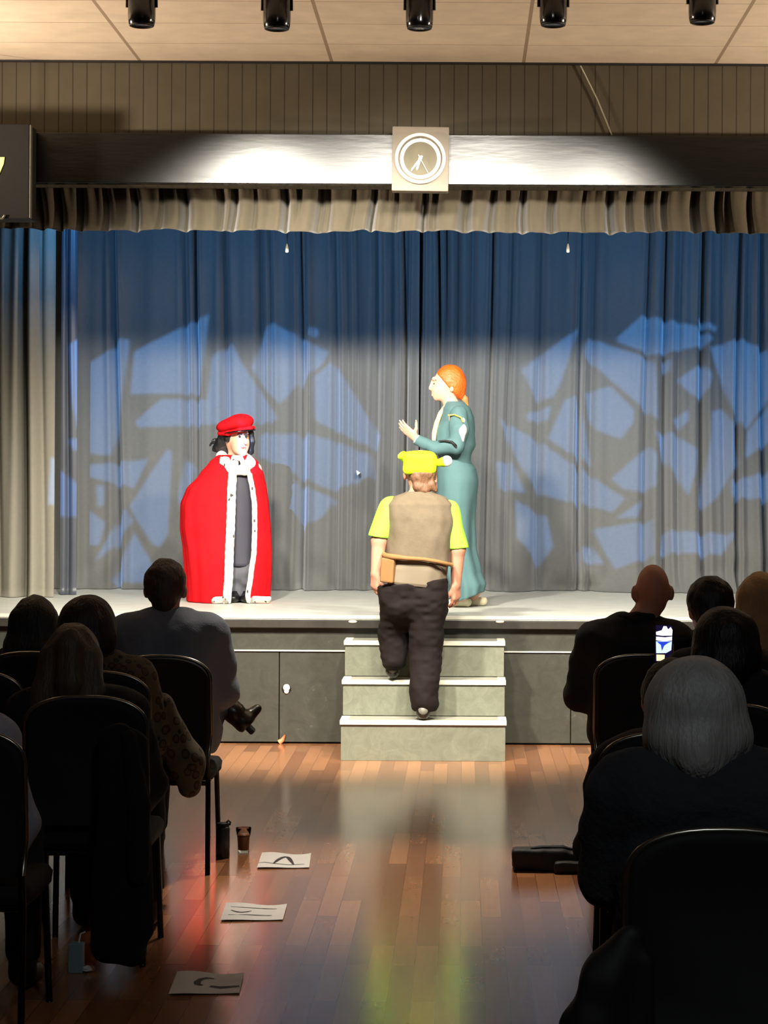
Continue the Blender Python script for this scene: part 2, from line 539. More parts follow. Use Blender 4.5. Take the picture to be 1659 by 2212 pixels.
struct(ob('trim_2', B(XL, XR, DB - 0.03, DB - 0.002, CEIL - 0.012, CEIL - 0.001), M_black))
# the stage house
struct(ob('stage_floor', B(XL, XR, DS - 0.05, 18.0, ST - 0.03, ST), M_stagetop))
bm = B(XL, XR, DS - 0.055, DS - 0.05, ST - 0.022, ST + 0.001)
struct(ob('stage_edging', bm, M_edge))
struct(ob('stage_nosing', B(XL, XR, DS - 0.045, DS, ST - 0.085, ST - 0.031, 0.005), M_nose))
zs_line = W(1000, 1407, DS).z
seams = [W(p, 1500, DS).x for p in (-60, 603, 1233, 1700)]
xs = [XL] + seams + [XR]
for i in range(len(xs) - 1):
    struct(ob('stage_panel', B(xs[i] + .003, xs[i + 1] - .003, DS, DS + 0.03, 0.012, zs_line - 0.004, 0.003), M_panel))
struct(ob('stage_panel', B(XL, XR, DS + 0.004, DS + 0.03, zs_line + 0.002, ST - 0.086, 0.003), M_panel))
struct(ob('trim_3', B(XL, XR, DS - 0.012, DS + 0.003, zs_line - 0.005, zs_line + 0.003), M_edge))
struct(ob('stage_core', B(XL, XR, DS + 0.04, 18.0, 0.0, ST - 0.04), M_black))
struct(ob('wall_stage_back', B(XL, XR, 18.0, 18.1, 0, 4.9), M_black))
struct(ob('wall_stage_left', B(XL - .1, XL, DS + .01, 18.0, 0, 4.9), M_black))
struct(ob('wall_stage_right', B(XR, XR + .1, DS + .01, 18.0, 0, 4.9), M_black))
struct(ob('ceiling_stage', B(XL, XR, DB + 0.16, 18.0, 4.8, 4.9), M_black))

# ------------------------------------------------------------------ curtains
def cloth(name, m, D, x0, x1, z0, z1, pinch, seed, ripple=0.018, depth=0.1, wid=0.016, nx=900, nz=60, flare=0.0, zwave=0.0, drift=0.05, puddle=0.0, thick=0.004):
    rnd = random.Random(seed); N3 = Noise3(seed)
    X = np.linspace(x0, x1, nx); T = np.linspace(0, 1, nz)           # T: 0 top, 1 hem
    XX, TT = np.meshgrid(X, T, indexing='ij')
    Y = np.zeros_like(XX)
    for f, a in ((9, 0.5), (17, 0.34), (31, 0.22), (57, 0.10)):
        ph = rnd.random() * 6
        Y += ripple * a * np.sin(XX * f + ph + 0.9 * N3(XX * 2.2 + 40, TT * 1.6 + 40, 0 * XX + f) * 2.2) * (0.55 + 0.45 * TT + 0.3 * np.sin(f + ph))
    Y += ripple * 0.9 * N3(XX * 7 + 60, TT * 0.8 + 60, 0 * XX)
    for p in pinch:
        px, g = p if isinstance(p, tuple) else (p, 1.0)
        dr = drift * (rnd.random() - 0.5) * 2
        xc = px + dr * TT + 0.012 * np.sin(TT * 5 + px)
        ww = wid * (0.7 + 0.6 * rnd.random()) * (0.8 + 0.5 * TT)
        Y += depth * g * np.exp(-((XX - xc) / ww) ** 2)
        Y -= depth * g * 0.28 * np.exp(-((XX - xc - 2.6 * ww) / (1.5 * ww)) ** 2)
        Y -= depth * g * 0.22 * np.exp(-((XX - xc + 2.6 * ww) / (1.5 * ww)) ** 2)
    if puddle:
        q = np.clip((TT - 0.86) / 0.14, 0, 1)
        Y += puddle * q * N3(XX * 5 + 30, TT * 22 + 30, 0 * XX + 3.3)
        Y -= puddle * 0.8 * q ** 2 * (0.5 + 0.5 * np.sin(XX * 4.1 + 1))
    Y -= flare * TT ** 2
    Z = z1 + (z0 - z1) * TT
    if zwave:
        Z = Z + TT * zwave * (N3(XX * 6 + 20, 0 * TT + 5, 0 * XX + 1))
    me = bpy.data.meshes.new(name)
    n = nx * nz
    co = np.empty((2 * n, 3))
    gx = np.gradient(Y, axis=0) / np.gradient(XX, axis=0)
    nl = np.sqrt(1 + gx * gx)
    co[:n] = np.stack([XX - 0, D + Y, Z], -1).reshape(-1, 3)
    co[n:] = np.stack([XX - gx / nl * thick, D + Y + thick / nl, Z], -1).reshape(-1, 3)
    i = np.arange(n).reshape(nx, nz)
    a, b, c, d = i[:-1, :-1].ravel(), i[1:, :-1].ravel(), i[1:, 1:].ravel(), i[:-1, 1:].ravel()
    q = [np.stack([a, d, c, b], 1), np.stack([a, b, c, d], 1) + n]
    for e, fl in ((i[:, 0], 1), (i[:, -1], 0), (i[0, :], 0), (i[-1, :], 1)):
        s = np.stack([e[:-1], e[1:], e[1:] + n, e[:-1] + n], 1)
        q.append(s[:, ::-1] if fl else s)
    me.from_pydata(co.tolist(), [], np.concatenate(q)[:, ::-1].tolist())
    me.materials.append(m); me.shade_smooth()
    o = bpy.data.objects.new(name, me); COL.objects.link(o)
    return o

M_back = mat('blue grey velour', (100, 101, 99), 0.9, spec=0.12, vary=0.10, vscale=40, sheen=0.3)
M_leg = mat('pale grey drape', (132, 128, 116), 0.85, spec=0.15, vary=0.08, vscale=30)
M_satin = mat('satin blue grey drape', (66, 70, 78), 0.42, spec=0.4, vary=0.1)
M_val = mat('taupe velvet', (78, 71, 57), 0.8, spec=0.2, vary=0.15, vscale=25, sheen=0.3)
DC, DL, DV = 17.1, 15.85, 14.12
def cx(px, D): return (px - VX) * D / F
bk = [(-40, 1), (60, 1), (160, 1.2), (240, 1.0), (395, .4), (420, .8), (483, .6), (560, .5), (580, .3), (644, 1.3), (660, .4), (718, .6), (745, .4), (765, .5), (811, .9), (845, .7), (866, 1.1), (880, .7), (908, .9), (940, 1.2), (958, .6), (985, .5), (1018, .4),
      (1062, .9), (1105, .5), (1165, .5), (1255, 1.1), (1282, .3), (1405, .7), (1440, .9), (1470, .3), (1520, 1.1), (1560, .3), (1602, 1.2), (1645, 1.3), (1700, 1)]
split = cx(905, DC)
zc0, zc1 = ST + 0.004, 4.5
left_p = [(cx(p, DC), g) for p, g in bk if p < 905]
right_p = [(cx(p, DC), g) for p, g in bk if p >= 905]
o = cloth('stage_curtain', M_back, DC, -5.2, split - 0.004, zc0, zc1, left_p, 3, ripple=0.024, depth=0.15, wid=0.019, puddle=0.05)
tag(o, 'blue grey back curtain filling the left half of the stage behind the red cape', 'curtain', 'back stage curtains')
o = cloth('stage_curtain', M_back, DC + 0.05, split + 0.004, 5.2, zc0, zc1, right_p, 8, ripple=0.024, depth=0.15, wid=0.019, puddle=0.16)
tag(o, 'blue grey back curtain filling the right half of the stage with a crumpled hem', 'curtain', 'back stage curtains')
o = cloth('stage_curtain', M_leg, DL, -4.6, cx(118, DL), ST + 0.004, 4.4, [(cx(-60, DL), 1), (cx(55, DL), 1.3), (cx(-10, DL), .4), (cx(88, DL), .3)], 12, ripple=0.02, depth=0.12, wid=0.02, nx=400, puddle=0.0)
tag(o, 'pale grey side curtain hanging at the left front edge of the stage', 'curtain')
o = cloth('stage_curtain', M_satin, DL + 0.35, cx(112, DL), cx(166, DL + .35), ST + 0.004, 4.4, [(cx(128, DL), .4)], 14, ripple=0.02, depth=0.05, wid=0.015, nx=160, drift=0.02)
tag(o, 'narrow glossy blue grey drape between the side curtain and the back curtain', 'curtain')
vp = [(p, g) for p, g in ((20, .5), (78, 1), (123, 1), (175, .7), (225, .5), (285, 1), (345, .3), (390, 1.1), (470, .6), (505, .9), (545, .3), (608, 1.2), (640, .3), (690, .8), (706, .5), (760, .3), (805, 1.1), (850, .3), (910, 1), (930, .6), (995, .6), (1008, .8),
      (1063, .7), (1125, 1), (1180, .4), (1195, .6), (1260, .3), (1312, 1.3), (1360, .4), (1400, .8), (1432, .7), (1500, .9), (1553, 1.2), (1570, .6), (1620, .4), (1680, 1))]
o = cloth('valance', M_val, DV, -4.6, 4.6, W(1000, 501, DV).z, 3.85, [(cx(p, DV), g) for p, g in vp], 21, ripple=0.016, depth=0.11, wid=0.020, nx=1300, nz=26, drift=0.02, zwave=0.012, flare=0.03)
tag(o, 'gathered taupe valance hanging beneath the black beam across the stage opening', 'valance')
# pull cords in front of the back curtain
M_cord = mat('dark cord', (40, 44, 50), 0.8)
M_tip = mat('white plastic', (235, 235, 228), 0.4)
for px, lab in ((620, 'thin curtain cord with white tip left of the clock'), (1227, 'thin curtain cord with white tip right of the clock')):
    p = W(px, 530, 14.5)
    t = thing('pull_cord', lab, 'cord', (p.x, p.y, p.z))
    ob('cord', tube(bmesh.new(), [(0, 0, 4.81 - p.z), (0.002, 0, 0.2), (0, 0, 0)], 0.0035, 6), M_cord, t)
    ob('cord_tip', lathe(bmesh.new(), [(0.003, 0.012), (0.006, 0.0), (0.011, -0.028), (0.011, -0.046), (0.004, -0.05)], 12), M_tip, t, True)

p = W(774, 1021, DC - 0.02)  # small white speck set against the back curtain
bm = bmesh.new(); prism(bm, [(-.012, .018), (.018, -.002), (-.004, -.020)], lambda v: Vector((v[0], 0, v[1])), lambda v: Vector((v[0], .10, v[1])))
tag(ob('white_speck', bm, M_tip, None, False, (p.x, p.y - .07, p.z)), 'tiny white speck on the back curtain between the caped performer and the steps', 'tag')

# ------------------------------------------------------------------ steps
M_riser = scuffed('grey green painted riser', (114, 116, 100), (176, 174, 156), amount=0.72)
M_tread = mat('grey tread', (150, 150, 136), 0.5)
st = thing('stage_steps', 'grey wooden steps with white edged treads against the stage front', 'steps', (W(917, 1645, 13.18).x, 13.18, 0))
sx0 = st.location.x
tops = [0.252, 0.478, 0.706]
fr = [13.18, 13.43, 13.68]
half = [(737, 1097, 13.18), (741, 1095, 13.43), (745, 1093, 13.68)]
for i in range(3):
    a, b_ = (half[i][0] - VX) * half[i][2] / F - sx0, (half[i][1] - VX) * half[i][2] / F - sx0
    y0 = fr[i] - 13.18
    y1 = (fr[i + 1] - 13.18 + 0.0) if i < 2 else DS - 13.18 - 0.06
    o = ob('riser', B(a + .006, b_ - .006, y0 + 0.012, y1 + (0.24 if i < 2 else 0), 0.0 if i == 0 else tops[i - 1] + .001, tops[i] - 0.026, 0.003), M_riser, st)
    tr = ob('tread', B(a, b_, y0, y1 + (0.012 if i < 2 else 0), tops[i] - 0.026, tops[i] - 0.002, 0.004), M_tread, st)
    bm = bmesh.new()
    box(bm, a - .001, b_ + .001, y0 - .001, y0 + 0.028, tops[i] - 0.028, tops[i], 0.003)
    box(bm, a - .001, a + 0.05, y0 + 0.029, y1, tops[i] - 0.027, tops[i], 0.003)
    box(bm, b_ - 0.05, b_ + .001, y0 + 0.029, y1, tops[i] - 0.027, tops[i], 0.003)
    ob('tread_edging', bm, M_edge, st)['label'] = 'white edging'

# ------------------------------------------------------------------ small fittings on the stage front
p = W(619, 1488, DS)
t = thing('wall_socket', 'small round white socket on the black stage front left of the steps', 'socket', p)
ob('plate', lathe(bmesh.new(), [(0.0, -0.012), (0.019, -0.012), (0.023, -0.004), (0.023, 0)], 24, 'Y', (0, 0, 0.008)), M_tip, t, True)
ob('rim', lathe(bmesh.new(), [(0.030, 0), (0.030, -0.004), (0.024, -0.005), (0.024, 0)], 24, 'Y', (0, 0, 0), True), M_blackbox, t, True)
ob('flap', lathe(bmesh.new(), [(0.0, -0.010), (0.012, -0.010), (0.016, -0.003), (0.016, 0)], 20, 'Y', (0, -0.001, -0.017)), M_tip, t, True)
p = W(612, 1594, DS)
M_clip = mat('orange plastic', (214, 132, 88), 0.5)
t = thing('cable_clip', 'small orange clip at the foot of the stage front beside the seam', 'clip', p)
bm = bmesh.new(); tube(bm, [(-0.026, -0.01, -0.028), (-0.004, -0.012, -0.012), (0.012, -0.010, 0.02)], [0.018, 0.014, 0.007], 10)
ob('clip_body', bm, M_clip, t, True)
for px, lab in ((762, 'small pale cable cleat on the dark stage nosing left of the steps'), (1080, 'small pale cable cleat on the dark stage nosing right of the steps')):
    p = W(px, 1343, DS - 0.046)
    tag(ob('cable_cleat', lathe(bmesh.new(), [(0.0, -0.008), (0.022, -0.006), (0.03, 0.0)], 20, 'Y', (0, 0, 0)), M_edge, None, True, p), lab, 'cleat')
    bpy.context.view_layer.objects.active = None
    COL.objects[-1].scale = (1, 1, 0.35)

# ------------------------------------------------------------------ clock on the beam
M_board2 = mat('pale grey clock board', (136, 128, 116), 0.7, spec=.2)
M_ring = mat('white clock rim', (240, 240, 236), 0.25, spec=0.6)
M_face = mat('stone clock face', (112, 106, 88), 0.6, spec=.2)
M_steel = mat('brushed steel', (170, 170, 172), 0.3, metal=0.9)
ck = thing('wall_clock', 'round white rimmed clock on a square grey board centred on the beam', 'clock', W(908, 343, 13.58))
ck.rotation_euler = (0, ROLL * 1.6, 0)
hw, hh = 0.5 * 122 * 13.58 / F, 0.5 * 139 * 13.58 / F
ob('board', B(-hw, hw, 0, 0.115, -hh, hh, 0.006), M_board2, ck)
R = 55 * 13.58 / F
ob('rim', lathe(bmesh.new(), [(R - .022, -0.004), (R - .020, -0.032), (R - .012, -0.038), (R - .003, -0.034), (R, -0.02), (R, 0.004)], 64, 'Y', (0, 0, 0), True), M_ring, ck, True)
ob('face', lathe(bmesh.new(), [(0.0, -0.006), (R - .02, -0.006), (R - .02, 0.002)], 64, 'Y'), M_face, ck)
bm = bmesh.new()
for r0, r1 in ((R * .66, R * .80),):
    lathe(bm, [(r0, -0.0065), (r0, -0.0085), (r1, -0.0085), (r1, -0.0065)], 64, 'Y', (0, 0, 0), True)
ob('chapter_ring', bm, M_ring, ck, True)
for k in range(12):
    a = k * PI / 6
    bm = B(-0.003, 0.003, -0.0105, -0.0087, R * .68, R * .79)
    bmesh.ops.rotate(bm, verts=bm.verts[:], cent=(0, 0, 0), matrix=Matrix.Rotation(a, 3, 'Y'))
    ob('hour_mark', bm, M_steel, ck)
def clock_hand(name, deg, ln, wd, y, back=0.2, m=None):
    bm = bmesh.new()
    prism(bm, [(-wd, -back * ln), (wd, -back * ln), (wd * .8, ln * .9), (0, ln), (-wd * .8, ln * .9)], lambda p: Vector((p[0], y, p[1])), lambda p: Vector((p[0], y - .002, p[1])))
    bmesh.ops.rotate(bm, verts=bm.verts[:], cent=(0, 0, 0), matrix=Matrix.Rotation(math.radians(deg), 3, 'Y'))
    ob(name, bm, m or M_ring, ck)
clock_hand('hour_hand', 197, R * .48, 0.008, -0.012)
clock_hand('minute_hand', 216, R * .62, 0.006, -0.015)
clock_hand('second_hand', 151, R * .66, 0.0022, -0.018, 0.25, M_tip)
ob('hub', lathe(bmesh.new(), [(0, -0.024), (0.012, -0.022), (0.013, -0.006)], 20, 'Y'), M_ring, ck, True)

# ------------------------------------------------------------------ hanging display box, left edge
DX = 13.45
a, b_ = W(66, 268, DX), W(66, 472, DX)
t = thing('display_box', 'black hanging display box with a lit yellow figure at the left edge', 'display', (a.x - 0.6, DX, b_.z))
hgt = a.z - b_.z
M_lit = mat('lit yellow figure', (255, 226, 120), 0.5, emit=1.1)
M_rim = mat('grey edge strip', (120, 118, 108), 0.35, metal=0.6)
ob('casing', B(-0.6, 0.594, 0, 0.22, 0, hgt, 0.006), M_blackbox, t)
ob('edge_strip', B(0.595, 0.603, 0.0, 0.05, 0.004, hgt - 0.006, 0.002), M_rim, t)
px2 = DX / F
def fg(px, py): q = W(px, py, DX); return (q.x - t.location.x, q.z - t.location.z)
poly = [fg(-38, 340), fg(10, 340), fg(8, 354), fg(-12, 402), fg(-24, 402), fg(-4, 352), fg(-38, 352)]
bm = bmesh.new(); prism(bm, poly, lambda p: Vector((p[0], -0.006, p[1])), lambda p: Vector((p[0], -0.001, p[1])))
ob('lit_figure', bm, M_lit, t)
bm = bmesh.new(); q = fg(10, 470)
tube(bm, [(q[0] - .05, -0.01, q[1] - .012), (q[0] - .012, -0.012, q[1] - .008), (q[0] + .003, -0.012, q[1] + .014)], 0.007, 8)
ob('bracket', bm, M_rim, t, True)
for hx_ in (-0.43, 0.30):
    ob('hanger', tube(bmesh.new(), [(hx_, .11, hgt), (hx_, .11, CEIL - b_.z)], 0.004, 6), M_black, t)
# slack wire down the boarded wall
bm = bmesh.new()
p0, p1 = W(1254, 142, DB - 0.02), W(1322, 292, DB - 0.02)
tube(bm, [p0, (p0 + p1) / 2 + Vector((0.008, 0, 0.004)), p1], 0.0045, 6)
tag(ob('wire', bm, mat('pale wire', (150, 146, 128), 0.5), None, True), 'thin pale wire running slantwise down the boarded wall to the beam', 'wire')

# ------------------------------------------------------------------ cans hanging from the ceiling
def can(px, py, lab):
    D = 11.5
    p = W(px, py, D)
    t = thing('ceiling_spotlight', lab, 'ceiling light', (p.x, D, p.z), group='black spotlights along the ceiling')
    r = 0.073
    ob('housing', lathe(bmesh.new(), [(r * .86, 0.0), (r * .93, 0.006), (r, 0.03), (r * 1.02, 0.06), (r * 1.03, 0.2), (r * .8, 0.225), (0.0, 0.23)], 40), M_gloss, t, True)
    ob('lens', lathe(bmesh.new(), [(0.0, 0.012), (r * .72, 0.010), (r * .84, 0.001)], 40), mat('dark lens', (30, 30, 34), 0.1, spec=0.8), t, True)
    ob('trim_ring', lathe(bmesh.new(), [(r * .72, 0.004), (r * .80, -0.004), (r * .90, -0.001), (r * .93, 0.008), (r * .86, 0.012)], 40, 'Z', (0, 0, 0), True), M_blackbox, t, True)
    ob('yoke', tube(bmesh.new(), [(-r * 1.1, 0, 0.1), (-r * 1.1, 0, 0.235), (r * 1.1, 0, 0.235), (r * 1.1, 0, 0.1)], 0.007, 8), M_blackbox, t)
    ob('stem', tube(bmesh.new(), [(0, 0, 0.22), (0, 0, CEIL - p.z - 0.0)], 0.012, 10), M_blackbox, t)
for px, py, lab in ((306, 56, 'black cylindrical ceiling spotlight nearest the left edge'), (598, 63, 'black cylindrical ceiling spotlight, second from the left'), (906, 62, 'black cylindrical ceiling spotlight directly above the clock'),
                    (1195, 55, 'black cylindrical ceiling spotlight, second from the right'), (1517, 49, 'black cylindrical ceiling spotlight nearest the right edge')):
    can(px, py, lab)

# ------------------------------------------------------------------ pattern projectors: a lamp behind a pierced plate
GL = [[(175, 797), (240, 755), (262, 733), (280, 735), (278, 760), (268, 830), (256, 925), (241, 985), (195, 982), (183, 920)],
      [(290, 760), (452, 680), (432, 852), (282, 852)],
      [(292, 912), (350, 863), (448, 865), (459, 772), (502, 742), (522, 783), (601, 904), (590, 914), (300, 925)],
      [(572, 719), (587, 697), (694, 753), (713, 761), (699, 784), (604, 873), (576, 845), (545, 798)],
      [(667, 719), (672, 709), (684, 709), (689, 719), (684, 730), (672, 730)],
      [(170, 1007), (322, 993), (290, 1055), (185, 1030)],
      [(361, 972), (371, 976), (372, 1000), (363, 1157), (346, 1184), (330, 1178), (294, 1122), (280, 1094)],
      [(400, 992), (425, 1010), (400, 1120), (385, 1080)],
      [(148, 1070), (228, 1130), (215, 1180), (140, 1180)],
      [(208, 1050), (226, 1050), (224, 1092), (212, 1096)],
      [(272, 1100), (288, 1126), (250, 1180), (205, 1216), (240, 1150)],
      [(290, 1150), (325, 1210), (346, 1262), (242, 1262)],
      [(677, 815), (716, 784), (733, 800), (823, 946), (809, 971), (688, 913), (680, 904)],
      [(560, 937), (677, 941), (727, 955), (803, 985), (806, 1030), (716, 1061), (604, 1011), (560, 984)],
      [(604, 1028), (727, 1081), (700, 1117), (640, 1150), (600, 1110)]]
def c3(l): return [(1040 + x / 2.572, 480 + y / 2.572) for x, y in l]
GR = [c3(l) for l in (
    [(228, 810), (545, 585), (450, 880), (400, 970), (310, 990)],
    [(570, 700), (600, 640), (930, 755), (965, 790), (978, 1100), (640, 800), (575, 750)],
    [(755, 640), (895, 515), (1190, 575), (1290, 640), (1250, 680), (960, 740), (765, 665)],
    [(1205, 530), (1310, 580), (1295, 608), (1212, 572)],
    [(1270, 695), (1440, 645), (1640, 740), (1640, 930), (1470, 1150), (1400, 1060), (1285, 740)],
    [(1090, 870), (1230, 780), (1285, 840), (1270, 910), (1210, 985), (1120, 915)],
    [(1010, 770), (1050, 760), (1047, 830), (1015, 830)],
    [(575, 950), (720, 905), (850, 1040), (845, 1110), (780, 1200), (640, 1150), (600, 1080)],
    [(470, 980), (530, 960), (548, 1010), (620, 1350), (370, 1200), (435, 1060)],
    [(250, 1060), (395, 1020), (370, 1100), (260, 1100)],
    [(100, 1090), (330, 1220), (800, 1530), (735, 1605), (330, 1510), (190, 1300)],
    [(965, 1165), (1060, 1170), (1205, 1260), (1190, 1390), (1150, 1520), (1010, 1300)],
    [(725, 1420), (930, 1240), (978, 1300), (970, 1470), (870, 1495), (790, 1480)],
    [(1280, 1050), (1340, 1030), (1400, 1120), (1430, 1330), (1310, 1530), (1250, 1580), (1220, 1550), (1275, 1200)],
    [(1060, 1100), (1150, 1040), (1152, 1100), (1100, 1150)],
    [(1640, 960), (1640, 1190), (1465, 1310), (1480, 1160)],
    [(80, 1330), (170, 1330), (250, 1500), (100, 1480)],
    [(190, 1540), (370, 1640), (400, 1800), (330, 1900), (200, 1750)],
    [(620, 1700), (950, 1655), (960, 1850), (740, 1930)],
    [(1020, 1710), (1420, 1730), (1330, 1850), (1000, 1840)],
    [(1380, 1440), (1640, 1370), (1640, 1540), (1390, 1530)],
    [(750, 1640), (900, 1540), (870, 1640)],
    [(550, 1810), (620, 1790), (680, 1900), (560, 1900)])]

def gobo(lamp, polys, lab):
    t = thing('pattern_projector', lab, 'projector', lamp)
    ctr = W(sum(p[0] for l in polys for p in l) / sum(len(l) for l in polys), 960, DC)
    ax = (ctr - lamp).normalized(); d = 0.62
    def on(px, py):
        v = W(px, py, DC + .02) - lamp
        return v * (d / v.dot(ax))
    u = ax.cross(Vector((0, 0, 1))).normalized(); v = u.cross(ax)
    bm = bmesh.new()
    edges = []
    outer = [bm.verts.new(ax * d + u * a * 0.13 + v * b * 0.13) for a, b in ((-1, -1), (1, -1), (1, 1), (-1, 1))]
    for i in range(4): edges.append(bm.edges.new((outer[i], outer[(i + 1) % 4])))
    for l in polys:
        vs = [bm.verts.new(on(*p)) for p in l]
        for i in range(len(vs)): edges.append(bm.edges.new((vs[i], vs[(i + 1) % len(vs)])))
    bmesh.ops.triangle_fill(bm, use_beauty=True, use_dissolve=False, edges=edges)
    ob('pattern_plate', bm, M_black, t)
    bm = bmesh.new()                                        # open barrel round lamp and plate
    r0 = []
    for dd, h in ((-0.08, 0.14), (d + 0.03, 0.14)):
        r0.append([bm.verts.new(ax * dd + u * a * h + v * b * h) for a, b in ((-1, -1), (1, -1), (1, 1), (-1, 1))])
    for i in range(4): bm.faces.new((r0[0][i], r0[0][(i + 1) % 4], r0[1][(i + 1) % 4], r0[1][i]))
    bm.faces.new(r0[0])
    ob('barrel', bm, M_black, t)
    ob('hanger', tube(bmesh.new(), [(ax * 0.3 + v * 0.13), (ax.x * .3, ax.y * .3, CEIL - lamp.z)], 0.015, 8), M_blackbox, t)
gobo(GOBO_L, GL, 'black pattern projector hanging left of the aisle')
gobo(GOBO_R, GR, 'black pattern projector hanging right of the aisle')

# ------------------------------------------------------------------ things on the floor
M_paper = mat('white paper', (225, 222, 216), 0.6, vary=0.03)
M_mark = mat('near black', (40, 38, 38), 0.6)
def leaflet(quad, lab, marks):
    """quad: far left, far right, near right, near left, in pixels of the photo"""
    pts = []
    for px, py in quad:
        D = CH * F / ((py - VY) - ROLL * (px - VX)); pts.append(W(px, py, D))
    c = sum(pts, Vector()) / 4
    t = thing('programme_leaflet', lab, 'leaflet', (c.x, c.y, 0.0), group='leaflets on the aisle floor')
    L = [p - Vector((c.x, c.y, 0)) for p in pts]
    def at(u, v, h=0.0):      # u across, v away from the camera
        a = L[3].lerp(L[2], u); b = L[0].lerp(L[1], u); p = a.lerp(b, v)
        return Vector((p.x, p.y, 0.004 + 0.010 * abs(math.sin(2.6 * u + 1.2)) ** 2 * (0.35 + v) + h))
    bm = bmesh.new(); nu, nv = 24, 14
    g = [[[bm.verts.new(at(i / nu, j / nv, -0.0008 * k)) for j in range(nv + 1)] for i in range(nu + 1)] for k in (0, 1)]
    for k in (0, 1):
        for i in range(nu):
            for j in range(nv):
                q = (g[k][i][j], g[k][i + 1][j], g[k][i + 1][j + 1], g[k][i][j + 1]); bm.faces.new(q if k == 0 else q[::-1])
    ob('sheet', bm, M_paper, t, True)
    for pl, wd in marks:  # dark strokes laid on the sheet
        bm = bmesh.new()
        P = [at(u, v, 0.0008) for u, v in pl]
        a = []; 
        for i, p in enumerate(P):
            d = (P[min(i + 1, len(P) - 1)] - P[max(i - 1, 0)]); d.z = 0; d.normalize(); nn = Vector((-d.y, d.x, 0)) * wd * (0.35 + math.sin(PI * (i + .5) / len(P)))
            a.append((bm.verts.new(p - nn), bm.verts.new(p + nn)))
        for i in range(len(a) - 1): bm.faces.new((a[i][0], a[i][1], a[i + 1][1], a[i + 1][0]))
        ob('dark_mark', bm, M_mark, t)
def arc(u0, v0, u1, v1, h, n=14):
    return [(u0 + (u1 - u0) * i / n, v0 + (v1 - v0) * i / n + h * math.sin(PI * i / n)) for i in range(n + 1)]
leaflet([(566, 1849), (672, 1847), (668, 1876), (555, 1877)], 'white leaflet on the floor farthest up the aisle beside the glass', [(arc(.30, .25, .68, .25, .5), .010), ([(.0, .3), (.12, .32), (.3, .24), (.6, .2), (.9, .24)], .004)])
leaflet([(488, 1959), (620, 1957), (611, 1989), (476, 1991)], 'creased white leaflet lying in the red reflection, middle one of three', [(arc(.12, .55, .45, .55, -.12), .006), ([(.1, .75), (.3, .72), (.6, .75), (.85, .72)], .004), ([(.1, .28), (.4, .3), (.8, .28)], .004)])
leaflet([(383, 2108), (527, 2106), (517, 2148), (364, 2151)], 'white leaflet with a dark curved mark, nearest the camera of three', [([(.58, .72), (.48, .74), (.38, .66), (.34, .52), (.37, .40), (.44, .36)], .011), ([(.55, .35), (.7, .30), (.98, .32)], .012)])

def onfloor(px, py):
    D = CH * F / ((py - VY) - ROLL * (px - VX)); p = W(px, py, D); return Vector((p.x, p.y, 0))
M_glass = bpy.data.materials.new('clear glass'); M_glass.use_nodes = True
bs = M_glass.node_tree.nodes['Principled BSDF']; bs.inputs['Transmission Weight'].default_value = 1.0; bs.inputs['Roughness'].default_value = 0.03; bs.inputs['IOR'].default_value = 1.16; bs.inputs['Base Color'].default_value = (0.96, 0.95, 0.93, 1)
M_cola = mat('dark cola', (120, 78, 48), 0.15)
p = onfloor(526, 1841)
t = thing('drinking_glass', 'tall glass with a little brown drink standing on the floor by the leaflets', 'glass', p)
ob('tumbler', lathe(bmesh.new(), [(0.0, 0.0), (0.026, 0.0), (0.027, 0.02), (0.030, 0.07), (0.037, 0.115), (0.0355, 0.115), (0.0285, 0.07), (0.0255, 0.02), (0.0245, 0.012), (0.0, 0.012)], 40), M_glass, t, True)
ob('drink', lathe(bmesh.new(), [(0.0, 0.0125), (0.0242, 0.0125), (0.0252, 0.02), (0.0282, 0.07), (0.0305, 0.082), (0.0, 0.082)], 40), M_cola, t, True)
p = onfloor(481, 1853)
t = thing('drink_flask', 'dark insulated flask on the floor between the chair leg and the glass', 'flask', p)
ob('flask_body', lathe(bmesh.new(), [(0.0, 0.0), (0.030, 0.0), (0.032, 0.004), (0.032, 0.135), (0.029, 0.145), (0.0, 0.145)], 32), mat('dark blue grey flask', (34, 38, 42), 0.35), t, True)
ob('flask_lid', lathe(bmesh.new(), [(0.0285, 0.1455), (0.0285, 0.158), (0.025, 0.162), (0.0, 0.162)], 32), M_blackbox, t, True)
ob('carry_loop', tube(bmesh.new(), [(0.012, 0, 0.16), (0.026, 0, 0.172), (0.035, 0, 0.163), (0.031, 0, 0.150)], 0.0045, 8), M_blackbox, t, True)
p = onfloor(165, 2100)
t = thing('drink_carton', 'pale blue drink carton on the dark floor under the left chairs', 'carton', p)
ob('carton_body', B(-0.026, 0.026, -0.02, 0.02, 0, 0.105, 0.004), mat('pale blue card', (130, 160, 165), 0.5), t)
ob('straw', tube(bmesh.new(), [(0.008, 0, 0.104), (0.014, 0, 0.135), (0.03, 0, 0.142)], 0.003, 8), M_tip, t)
p = onfloor(190, 2100)
tag(ob('crumpled_wrapper', bmesh.ops.create_icosphere and (lambda b: (bmesh.ops.create_icosphere(b, subdivisions=3, radius=0.02), [setattr(v, 'co', Vector((v.co.x * 1.2, v.co.y, v.co.z * .5)) * (0.8 + 0.4 * random.Random(v.index).random()) + Vector((0, 0, .010))) for v in b.verts], b)[2])(bmesh.new()), M_paper, None, False, (p.x, p.y, 0.003)), 'small crumpled white wrapper beside the pale carton', 'wrapper')
